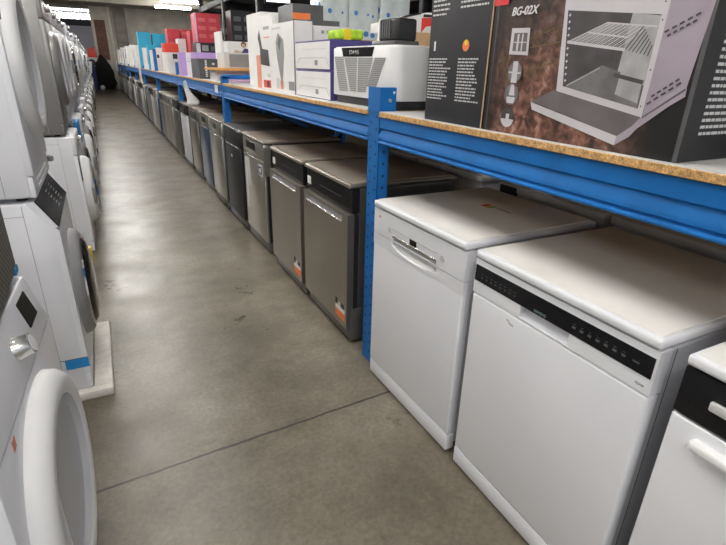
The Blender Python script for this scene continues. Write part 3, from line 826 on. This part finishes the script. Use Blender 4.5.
for q in ((.47, .292), (.472, .26), (.471, .17), (.468, .10), (.425, .303), (.345, .315)):
    line((q[0] - .0015, q[1]), (q[0] + .0015, q[1]), .003, M['ovendark'])
# small pictures down the left side
face([(.054, .265), (.12, .263), (.124, .199), (.054, .202)], M['ovensteel']); face([(.065, .253), (.113, .252), (.116, .208), (.065, .21)], M['traytop'])
face([(.078, .25), (.085, .25), (.085, .21), (.078, .21)], M['ovensteel']); face([(.095, .25), (.10, .25), (.10, .21), (.095, .21)], M['ovensteel'])
line((.066, .231), (.114, .230), .002, M['ovensteel'])
def disc(c, r, m, a0=0, a1=360):
    face([(c[0] + r * math.cos(R(a)), c[1] + r * math.sin(R(a))) for a in [a0 + (a1 - a0) * k / 23 for k in range(24)]], m)
disc((.085, .158), .028, M['steak']); disc((.085, .158), .026, M['ovenfloor']); face([(.076, .185), (.094, .185), (.097, .132), (.075, .132)], M['ovensteel']); line((.062, .158), (.108, .156), .004, M['ovensteel'])
disc((.083, .102), .027, M['ovenfloor']); face([(.078, .128), (.090, .128), (.096, .10), (.074, .10)], M['ovensteel']); face([(.066, .096), (.10, .096), (.096, .080), (.070, .080)], M['ovensteel'])
disc((.080, .043), .026, M['ovendark']); disc((.080, .043), .026, M['ovensteel'], 190, 350); face([(.074, .052), (.087, .052), (.087, .038), (.074, .038)], M['ovensteel'])
# red band at the top
face([(-.024, .322), (.03, .322), (.03, .45), (-.024, .45)], M['brightred']); face([(.03, .335), (.20, .335), (.20, .45), (.03, .45)], M['brightred'])
line((-.004, .0), (-.006, .45), .0035, M['charc2'])
art.build('printed_picture', gb, smooth=False)
text_part('lettering', 'BG-02X', .027, gb, (-.004, -.047, .2945), M['ink'], shear=.25, bold=.0006)
textlines(gb, 'printed_text', '-y', (.050, -.5684, .250), .25, 16, .0128, .0058, M['lgrey'], 4, .35)
ed = MB(); ed.box(-.0006, .0004, -.569, -.560, 0, .45, M['charc2']); ed.build('corner_edge', gb)
# --- text-side grill box
tb = thing('grill_box', 'tall black box showing two columns of white print, left of the grill picture box', 'box', (1.0, 1.196, ZB))
MB().box(0, .34, 0, .305, 0, .46, M['charc'], .002, 1).build('box', tb)
MB().box(-.0006, .002, -.0002, .0032, 0, .46, M['kraft']).build('card_edge', tb)
textlines(tb, 'printed_text', '-x', (0, .297, .193), .125, 14, .0092, .0042, M['lgrey'], 11, .35)
textlines(tb, 'printed_text', '-x', (0, .140, .193), .115, 14, .0092, .0042, M['lgrey'], 12, .35)
textlines(tb, 'printed_text', '-x', (0, .293, .40), .10, 7, .013, .005, M['lgrey'], 13, .4)
textlines(tb, 'printed_text', '-x', (0, .150, .40), .135, 6, .013, .005, M['lgrey'], 14, .3)
ic = MB(); ic.box(-.0006, 0, .266, .275, .215, .243, M['ink'], .0002, 1); ic.lathe([(-.0008, 0), (-.0008, .016), (0, .016)], M['orange'], (0, .108, .228), seg=18); ic.lathe([(-.0009, 0), (-.0009, .008), (0, .008)], M['yellow'], (0, .108, .236), seg=14); ic.build('printed_icons', tb)
# --- dark pot
pt = thing('lidded_pot', 'small dark pot with pale rim at the right edge of the shelf', 'pot', (1.26, .53, ZB))
MB().lathe([(0, 0), (0, .055), (.02, .062), (.045, .065)], M['dgrey'], axis='z').build('pot_body', pt)
MB().lathe([(.045, .066), (.052, .068), (.055, .060), (.055, 0)], M['paper2'], axis='z').build('rim', pt)

# --- air cooler
ac = thing('air_cooler', 'white air cooler with grey front grilles and black name plate, behind the nearest blue post', 'air cooler', (1.049, 1.808, ZB), .035)
def rrect(x0, x1, y0, y1, r, r2=.03):
    pts = []
    for cx, cy, a, rr in ((x1 - r, y1 - r, 0, r), (x0 + r2, y1 - r2, 90, r2), (x0 + .05, y0 + .05, 180, .05), (x1 - r, y0 + r, 270, r)):
        for k in range(9): pts.append((cx + rr * math.cos(R(a + 11.25 * k)), cy + rr * math.sin(R(a + 11.25 * k))))
    return pts
AD = .235
MB().prism(rrect(.012, AD - .012, .012, .560, .10), 'z', 0, .036, M['bmat']).build('base', ac)
MB().prism(rrect(0, AD, 0, .572, .11), 'z', .034, .240, M['white2'], .005).build('casing', ac)
for q in ([(.537, .204), (.446, .204), (.390, .058), (.482, .054)], [(.432, .198), (.171, .197), (.229, .060), (.370, .056)], [(.153, .199), (.067, .197), (.140, .084), (.217, .082)]):
    gl = MB(); gl.prism(q, 'x', -.0012, .002, M['lgrey'])
    n = 16
    for k in range(n):
        f_ = (k + .5) / n
        ya = q[0][0] + (q[3][0] - q[0][0]) * f_; yb = q[1][0] + (q[2][0] - q[1][0]) * f_; z = q[0][1] + (q[3][1] - q[0][1]) * f_
        gl.box(-.0030, -.0010, min(ya, yb), max(ya, yb), z - .0016, z + .0016, M['mgrey'])
    if q[0][0] < .5 and q[1][0] > .1: gl.box(-.004, -.001, .300, .306, .058, .198, M['white2'])
    gl.build('front_grille', ac)
pl = MB(); pl.prism([(.461, .2395), (.162, .2395), (.180, .203), (.444, .203)], 'x', -.003, .004, M['bgloss']); pl.build('name_plate', ac)
text_part('lettering', 'DMS', .0225, ac, (-.0032, .385, .2125), M['ink'], bold=-.0002, xs=2.1)
MB().prism(rrect(.008, AD - .008, .008, .564, .105), 'z', .240, .245, M['white2']).build('top_lid', ac)
bo = thing('ribbed_plastic_vent', 'black ribbed plastic vent piece standing on top of the white air cooler', 'vent', (1.115, 1.915, ZB + .245), .035)
m = MB(); m.box(0, .10, .0, .15, .018, .104, M['bmat'], .012, 3)
for k in range(5): m.box(-.004, .001, .05 + .018 * k, .060 + .018 * k, .03, .098, M['dgrey'])
m.build('vent_body', bo)
MB().box(-.012, .11, -.005, .185, 0, .02, M['dgrey'], .005).build('flange', bo)

# --- two white printed boxes with purple edges
def ubox(label, z, shift):
    t = thing('printed_carton', label, 'box', (1.03, 2.400 + shift, z))
    L, h = .50, .140
    MB().box(.0015, .24, 0, L, 0, h, M['purple'], .002, 1).build('box', t)
    MB().box(0, .002, .004, L - .004, .004, h - .008, M['paper']).build('printed_face', t)
    g = MB(); g.box(-.0006, .0005, .05, L - .08, .055, .059, M['lgrey']); g.bar((-.0003, .05, .057), (-.0003, .015, .02), .003, M['lgrey']); g.bar((-.0003, L - .08, .057), (-.0003, L - .03, .03), .003, M['lgrey'])
    g.box(-.0008, .0005, .16, .20, .022, .046, M['mgrey']); g.box(-.0006, .0005, .05, L - .1, .098, .100, M['lgrey']); g.build('printed_drawing', t)
    return t
ubox('white carton with purple edges, lower of the two beside the air cooler', ZB, 0)
ubox('white carton with purple edges, upper of the two beside the air cooler', ZB + .1415, .008)
c = carton('white_carton', 'white carton with small grey marks, behind the two purple-edged boxes', 'box', 1.157, 1.42, 2.95, 3.28, .375, M['paper'])
k = MB()
for i in range(4): k.box(.05 + .035 * i, .07 + .035 * i, -.001, .001, .335, .352, M['inkgrey'])
k.box(-.001, .001, .05, .15, .335, .36, M['lgrey']); k.build('printed_marks', c)
c = carton('dark_carton', 'dark grey flat carton with an orange end, lying on top of the white carton', 'box', 1.145, 1.34, 2.98, 3.30, .030, M['charc2'], z=ZB + .3765)
c = carton('dark_carton', 'charcoal carton with bright orange panel, topmost behind the tall white boxes', 'box', 1.09, 1.285, 3.10, 3.38, .088, M['charc2'], z=ZB + .4075)
MB().box(.0, .11, -.0012, .001, .006, .040, M['orange']).build('orange_panel', c)
# --- tall white cartons
c = carton('white_carton', 'tall white carton with a picture of a long grey shaver-like tool', 'box', 1.03, 1.140, 2.915, 3.40, .392, M['paper'])
k = MB(); k.prism([(.20, .30), (.30, .34), (.35, .29), (.33, .20), (.26, .06), (.245, .035), (.235, .06), (.19, .22)], 'x', -.001, .001, M['mgrey'])
k.prism([(.24, .30), (.28, .32), (.31, .28), (.27, .24)], 'x', -.0016, -.0005, M['dgrey']); k.build('printed_tool', c)
k = MB(); k.box(-.0008, .001, .02, .12, .02, .07, M['mgrey']); k.box(-.0008, .001, .30, .36, .02, .08, M['paper2']); k.box(-.0008, .001, .22, .28, .02, .07, M['salmon']); k.box(-.0008, .001, .25, .42, .36, .372, M['paper2']); k.build('printed_marks', c)
MB().box(-.0008, .001, .0, .012, .0, .392, M['dgrey']).build('dark_edge', c)
c = carton('photo_carton', 'white carton with salmon edge and a dark photo panel, left of the shaver-like tool box', 'box', 1.06, 1.28, 3.43, 3.83, .462, M['paper'])
k = MB(); k.box(-.001, .001, .29, .40, .0, .22, M['salmon']); k.prism([(.08, .15), (.29, .16), (.30, .27), (.34, .33), (.30, .38), (.24, .26), (.10, .25)], 'x', -.0016, -.0004, M['bmat']); k.build('printed_photo', c)
k = MB(); k.box(-.001, .001, .04, .20, .375, .395, M['inkgrey']); k.box(-.001, .001, .06, .20, .325, .333, M['salmon']); k.box(-.001, .001, .08, .14, .08, .10, M['lgrey']); k.box(-.001, .001, .04, .24, .01, .06, M['red2']); k.box(-.0015, .001, .10, .16, .015, .055, M['charc']); k.build('printed_marks', c)
c = carton('white_carton', 'plain tall white carton standing between the photo panel box and the second blue post', 'box', 1.12, 1.36, 3.89, 4.28, .51, M['paper'])
# --- behind the cooler
c = carton('kraft_carton', 'brown cardboard carton behind the air cooler', 'box', 1.50, 1.86, 2.42, 2.74, .335, M['kraft'])
k = MB()
for i in range(6): k.box(.02, .02 + .02 * (3 + i % 3), -.001, .001, .20 - .022 * i, .204 - .022 * i, M['rust'])
k.build('printed_marks', c)
c = thing('torn_carton', 'torn red and white package lying on the brown carton', 'package', (1.47, 2.46, ZB + .337))
k = MB(); k.prism([(-.06, .0), (.33, .0), (.34, .088), (.25, .098), (.15, .098), (.07, .082), (-.06, .045)], 'y', 0, .26, M['paper'], .004); k.build('wrapper', c)
MB().prism([(.11, .0), (.14, .03), (.33, .06), (.33, .080), (.11, .070)], 'y', -.0012, .001, M['red2']).build('red_panel', c)
k = MB(); k.prism([(.0, .066), (.10, .086), (.11, .094), (.05, .084)], 'y', -.002, .06, M['bmat']); k.prism([(.12, .074), (.33, .081), (.33, .086), (.12, .088)], 'y', -.002, .004, M['bmat']); k.build('torn_edge', c)
c = carton('white_carton', 'low white carton behind the air cooler, under the folded leaflet', 'box', 1.30, 1.48, 2.42, 2.80, .285, M['paper'])
c = thing('sponge_pack', 'bright green pack lying on the upper purple-edged carton beside the air cooler', 'pack', (1.105, 2.45, ZB + .2835), 0)
m = MB(); m.box(0, .13, 0, .17, 0, .048, M['green'], .012, 3); m.build('sponge', c)
MB().box(.02, .06, -.001, .02, .0, .05, M['yellow'], .0005, 1).build('yellow_end', c)
c = thing('paper_leaflet', 'folded white leaflet sticking up beside the green pack', 'leaflet', (1.32, 2.45, ZB + .287))
MB().prism([(0, 0), (.05, .0), (.03, .085), (.012, .10)], 'y', 0, .02, M['paper']).build('sheet', c)
# --- film wrapped panels with blue dots
for i, (x0, x1, y0) in enumerate(((1.44, 1.64, 3.50), (1.65, 1.89, 3.52), (1.90, 2.14, 3.50))):
    c = thing('wrapped_bundle', ['tall film-wrapped bundle with blue dots, left of three behind the boxes', 'tall film-wrapped bundle with blue dots, middle of three behind the boxes', 'tall film-wrapped bundle with blue dots, right of three behind the boxes'][i], 'bundle', (x0, y0, ZB), 0)
    MB().box(0, x1 - x0, 0, .22, .0, .75, M['film'], .012, 3).build('wrapped_body', c)
    k = MB()
    for z in (.33, .335): k.box(-.002, x1 - x0 + .002, -.002, .222, z, z + .006, M['kraft'])
    k.build('strap', c)
    k = MB(); k.box(x1 - x0 - .014, x1 - x0 - .006, -.003, .0, .02, .74, M['lgrey']); k.build('seam_fold', c)

# --- middle distance goods
c = thing('paper_stack', 'pink and lilac printed leaflets lying under the blue cross bar at the second post', 'leaflets', (1.06, 4.88, ZB))
MB().box(0, .33, 0, .30, 0, .02, M['pink'], .002, 1).build('sheets', c)
c = carton('chipboard_panel', 'orange-brown chipboard panel lying flat behind the second post cross bar', 'panel', 1.0, 1.45, 5.06, 5.60, .022, M['orangeboard'], z=ZB + .095)
c = carton('low_carton', 'low white carton supporting the orange-brown chipboard panel', 'box', 1.04, 1.42, 5.20, 5.55, .094, M['paper2'])
c = carton('grey_carton', 'grey and white carton on the orange-brown chipboard panel', 'box', 1.12, 1.41, 5.20, 5.52, .140, M['paper2'], z=ZB + .118)
MB().box(.05, .285, -.001, .001, .01, .125, M['mgrey']).build('grey_print', c)
c = carton('black_carton', 'black carton with white upright letters at the shelf edge, past the second post', 'box', .990, 1.25, 5.86, 6.35, .20, M['charc2'])
k = MB()
for i in range(9): k.box(.065, .085, -.001, .001, .02 + .019 * i, .033 + .019 * i, M['ink'])
for i in range(3): k.box(.14, .165, -.001, .001, .04 + .05 * i, .06 + .05 * i, M['red2'] if i == 1 else M['ink'])
k.build('printed_letters', c)
c = carton('picture_carton', 'white carton with a picture of a person in purple, below the tall dark carton', 'box', 1.34, 1.64, 6.0, 6.35, .385, M['paper'])
k = MB(); k.lathe([(-.001, 0), (-.001, .022), (.001, .022)], M['skin'], (.18, 0, .345), 'y', 16); k.prism([(.14, .26), (.26, .26), (.24, .31), (.19, .32)], 'y', -.001, .001, M['purple']); k.prism([(.05, .25), (.15, .25), (.15, .29), (.08, .30)], 'y', -.001, .001, M['skin']); k.lathe([(-.0008, 0), (-.0008, .03), (.001, .03)], M['rust'], (.18, 0, .355), 'y', 16); k.build('printed_photo', c)
c = carton('white_carton', 'plain white upright carton between the red tall box and the dark tall carton', 'box', 1.305, 1.335, 6.2, 6.5, .49, M['paper'])
c = carton('purple_carton', 'purple flat carton behind the black carton with white letters', 'box', 1.10, 1.45, 6.74, 7.05, .275, M['lilac'])
c = carton('dark_carton', 'black carton with grey print, under the tall red carton', 'box', 1.21, 1.52, 7.2, 7.5, .40, M['charc'])
k = MB(); k.box(.07, .15, -.001, .001, .30, .37, M['mgrey']); k.box(.18, .25, -.001, .001, .30, .36, M['inkdim']); k.box(.0, .05, -.001, .001, .27, .39, M['paper2']); k.build('printed_marks', c)
c = carton('tall_dark_carton', 'tall dark blue-grey carton with pale print, right of the tall red carton', 'box', 1.68, 1.98, 7.2, 7.5, .80, M['charc'])
k = MB()
for i in range(3):
    for j in range(2): k.box(.03 + .14 * j, .13 + .14 * j, -.001, .001, .45 + .11 * i, .51 + .11 * i, M['inkdim'])
k.build('printed_marks', c)
c = carton('tall_red_carton', 'tall red carton with faint printed rows, tallest red one on the shelf', 'box', 1.32, 1.66, 7.8, 8.1, .79, M['red'])
k = MB()
for i in range(3):
    for j in range(2): k.box(.04 + .15 * j, .14 + .15 * j, -.001, .001, .48 + .10 * i, .53 + .10 * i, M['redpale'])
k.box(-.002, .02, -.001, .001, .40, .79, M['pink']); k.build('printed_marks', c)
c = carton('lilac_carton', 'lilac and white carton at the shelf edge, left of the black lettered carton', 'box', .990, 1.20, 7.1, 7.4, .275, M['paper'])
k = MB(); k.box(-.001, .06, -.0015, .001, .0, .275, M['lilac']); k.box(-.0012, .001, 0, .30, 0, .275, M['lilac']); k.build('lilac_panel', c)
k = MB(); k.box(.07, .18, -.001, .001, .17, .175, M['mgrey']); k.box(.08, .19, -.001, .001, .20, .206, M['lgrey']); k.build('printed_marks', c)
c = carton('display_carton', 'white open display carton with brown and blue contents, left of the lilac carton', 'box', .990, 1.19, 8.1, 8.4, .285, M['paper2'])
k = MB(); k.box(.03, .185, -.001, .001, .20, .265, M['bmat']); k.box(.09, .19, -.0012, .001, .10, .17, M['rust']); k.box(.09, .19, -.0015, .001, .02, .10, M['bluetape']); k.build('open_window', c)
c = carton('red_low_carton', 'small orange-red carton sitting on top behind the display carton', 'box', 1.0, 1.22, 8.9, 9.2, .130, M['red2'], z=ZB + .296)
c = carton('white_carton', 'white carton directly under the small orange-red carton', 'box', .995, 1.25, 8.88, 9.2, .295, M['paper'])
MB().box(.05, .2, -.001, .001, .16, .20, M['charc']).build('printed_marks', c)
c = carton('red_carton', 'red carton, left one of the pair below the ceiling tubes', 'box', 1.23, 1.44, 10.2, 10.5, .70, M['red'])
MB().box(.02, .19, -.001, .001, .42, .48, M['redpale']).build('printed_marks', c)
c = carton('red_carton', 'red carton, right one of the pair below the ceiling tubes', 'box', 1.47, 1.66, 10.2, 10.5, .70, M['red'])
MB().box(.02, .15, -.001, .001, .62, .66, M['redpale']).build('printed_marks', c)
c = carton('red_carton', 'darker red carton directly left of the tallest red one', 'box', 1.44, 1.66, 9.1, 9.4, .63, M['red'])
c = carton('white_carton', 'white and grey upright carton in front of the right red carton', 'box', 1.30, 1.42, 9.45, 9.75, .52, M['paper2'])
c = carton('teal_carton', 'bright blue carton, left one of two near the back wall', 'box', .99, 1.26, 13.6, 13.9, .78, M['teal'])
c = carton('teal_carton', 'bright blue carton, right one of two near the back wall', 'box', 1.30, 1.62, 13.6, 13.9, .76, M['teal'])
c = carton('white_carton', 'white carton with dark dot behind the tall blue post', 'box', .995, 1.20, 11.0, 11.3, .36, M['paper'])
MB().box(.10, .14, -.001, .001, .22, .28, M['charc']).build('printed_marks', c)
c = carton('white_carton', 'white carton in front of the left bright blue carton', 'box', .995, 1.24, 12.7, 13.0, .43, M['paper'])
MB().box(.06, .16, -.001, .001, .1, .28, M['salmon']).build('printed_marks', c)
c = carton('white_carton', 'white carton with black print in front of the right bright blue carton', 'box', 1.26, 1.58, 12.7, 13.0, .44, M['paper'])
MB().box(.06, .26, -.001, .001, .24, .36, M['charc']).build('printed_marks', c)
c = carton('blue_carton', 'pale blue and white carton next to the tall blue post', 'box', 1.0, 1.14, 11.6, 11.9, .46, M['teal'])
far = [(14.4, .30, .40, 'paper'), (15.1, .28, .52, 'paper'), (15.75, .30, .45, 'paper2'), (17.0, .30, .58, 'paper'), (18.2, .30, .50, 'cream'), (19.5, .30, .60, 'paper'), (21.2, .3, .55, 'paper2'), (23, .3, .62, 'paper'), (25.3, .3, .55, 'cream'), (26.8, .3, .6, 'paper')]
for i, (y, w, h, mm) in enumerate(far):
    c = carton('white_carton', '%s carton on the far shelf, %s one past the bright blue cartons' % ({'paper': 'white', 'paper2': 'pale grey', 'cream': 'cream'}[mm], words(i)), 'box', .99, .99 + w, y, y + .4, h, M[mm])
    k = MB(); k.box(.05, .05 + w * .4, -.001, .001, h * .4, h * .7, M[['charc', 'bluetape', 'salmon'][i % 3]]); k.build('printed_marks', c)

# ------------------------------------------------------------------ dark racking of the next aisle
dr = thing('black_rack', 'black steel rack frame standing behind the shelf in the next aisle', 'rack', (2.55, 9.0, 0))
for x in (0, 1.3):
    for y in (0, 2.6, 5.2):
        MB().box(x, x + .10, y, y + .10, 0, 3.3, M['blackframe'], .004).build('post', dr)
for z in (1.9, 2.5, 3.15):
    for x in (0, 1.3): MB().box(x + .02, x + .08, 0, 5.3, z, z + .12, M['blackframe'], .004).build('rail', dr)
    for y in (.02, 2.62, 5.22): MB().box(.05, 1.35, y, y + .06, z, z + .12, M['blackframe'], .004).build('rail', dr)
for y in (.06, 2.66): MB().box(.10, 1.3, y + .03, y + .05, .1, 3.2, M['charc']).build('back_panel', dr)
sc = thing('light_panel', 'white lit panel in a dark frame hanging above the tall white cartons', 'panel', (2.62, 8.80, 2.255))
MB().box(0, .46, 0, .05, 0, .30, M['blackframe'], .004).build('frame', sc)
MB().box(.03, .43, -.002, .0, .03, .27, M['screen']).build('lit_face', sc)
for x in (.05, .39): MB().box(x, x + .02, .05, .20, .24, .26, M['blackframe']).build('bracket', sc)
wr = thing('dark_rack', 'tall dark shelving with boxes seen above the film-wrapped bundles', 'rack', (3.6, 3.2, 0))
for x in (0, 1.0):
    for y in (0, 2.4, 4.8): MB().box(x, x + .08, y, y + .08, 0, 3.2, M['blackframe'], .004).build('post', wr)
for z in (.5, 1.3, 2.1, 2.9): MB().box(0, 1.08, 0, 4.9, z, z + .05, M['darkbeam'], .003).build('shelf', wr)
MB().box(1.02, 1.05, 0, 4.9, .1, 3.2, M['charc']).build('back_panel', wr)

# ------------------------------------------------------------------ far end of the aisle
hp = thing('black_cloth_heap', 'black cloth-covered heap standing at the far end of the aisle', 'heap', (.27, 29.0, 0))
t = bmesh.new(); bmesh.ops.create_uvsphere(t, u_segments=28, v_segments=20, radius=1)
rnd = random.Random(2)
for v in t.verts:
    z = (v.co.z + 1) / 2; w = .42 * (1 - z) ** .55 + .10 * (1 - z) + .08
    a = math.atan2(v.co.y, v.co.x); rr = math.hypot(v.co.x, v.co.y) ** .35
    w *= 1 + .18 * math.sin(5 * a + 3 * z) + .14 * rnd.uniform(-1, 1)
    v.co = Vector((w * rr * math.cos(a) + .05 * z, .7 * w * rr * math.sin(a), z * (1.38 + .22 * math.sin(3 * a + 1) * z)))
mm = MB(); mm._merge(t, M['cloth']); mm.build('cloth_cover', hp)
c = MB(); c.bm.free(); c.bm = bmesh.new()
t = bmesh.new(); bmesh.ops.create_uvsphere(t, u_segments=20, v_segments=14, radius=.11)
c._merge(t, M['paper']); o = tag(c.build('white_ball'), 'small white ball on the floor in front of the black cloth heap', 'ball'); o.location = (.18, 28.3, .11)
c = thing('hanging_garment', 'navy garment with white front, left of the black cloth heap', 'garment', (-.22, 28.0, 0))
mm = MB(); mm.prism([(-.2, .0), (.2, 0), (.22, 1.0), (.12, 1.28), (-.12, 1.28), (-.26, 1.0)], 'y', -.12, .12, M['navy'], .03); mm.build('coat', c)
MB().prism([(-.05, .75), (.05, .75), (.12, 1.25), (-.02, 1.28)], 'y', -.135, -.118, M['paper']).build('white_front', c)
c = thing('red_white_cart', 'pink-red and white cart with a round black wheel at the far end of the aisle', 'cart', (-.28, 29.6, 0))
MB().box(0, .46, 0, .4, .85, 1.45, M['paper2'], .03).build('cart_body', c)
MB().prism([(0.02, 1.45), (.46, 1.45), (.36, 1.92), (.10, 1.85)], 'y', .02, .38, M['red2'], .02).build('hood', c)
MB().lathe([(-.05, 0), (-.05, .10), (-.04, .17), (.02, .17), (.02, 0)], M['bmat'], (.18, 0, 1.2), 'y', 24).build('wheel', c)
for x in (.04, .40):
    for y in (.04, .34): MB().box(x, x + .04, y, y + .04, 0, .86, M['mgrey']).build('leg', c)

# ------------------------------------------------------------------ world, camera
w = bpy.data.worlds.new('daylight'); scene.world = w; w.use_nodes = True
bg = w.node_tree.nodes['Background']; bg.inputs['Color'].default_value = (.90, .95, 1.0, 1); bg.inputs['Strength'].default_value = .75

f, yaw, pit, rol, H = 490.3, .4768, .3973, .0263, 1.345
fw = Vector((math.sin(yaw) * math.cos(pit), math.cos(yaw) * math.cos(pit), -math.sin(pit)))
r = fw.cross(Vector((0, 0, 1))).normalized(); u = r.cross(fw)
cr, sr = math.cos(rol), math.sin(rol)
Rv, Uv = cr * r + sr * u, -sr * r + cr * u
cam = bpy.data.cameras.new('camera'); co = bpy.data.objects.new('camera', cam); col.objects.link(co)
cam.sensor_fit = 'HORIZONTAL'; cam.sensor_width = 36; cam.lens = f / 726 * 36; cam.clip_start = .02; cam.clip_end = 200
co.matrix_world = Matrix(((Rv.x, Uv.x, -fw.x, 0), (Rv.y, Uv.y, -fw.y, 0), (Rv.z, Uv.z, -fw.z, H), (0, 0, 0, 1)))
scene.camera = co
vs = scene.view_settings
vs.view_transform = 'Standard'; vs.look = 'None'; vs.gamma = 1; vs.use_curve_mapping = False; vs.exposure = .28
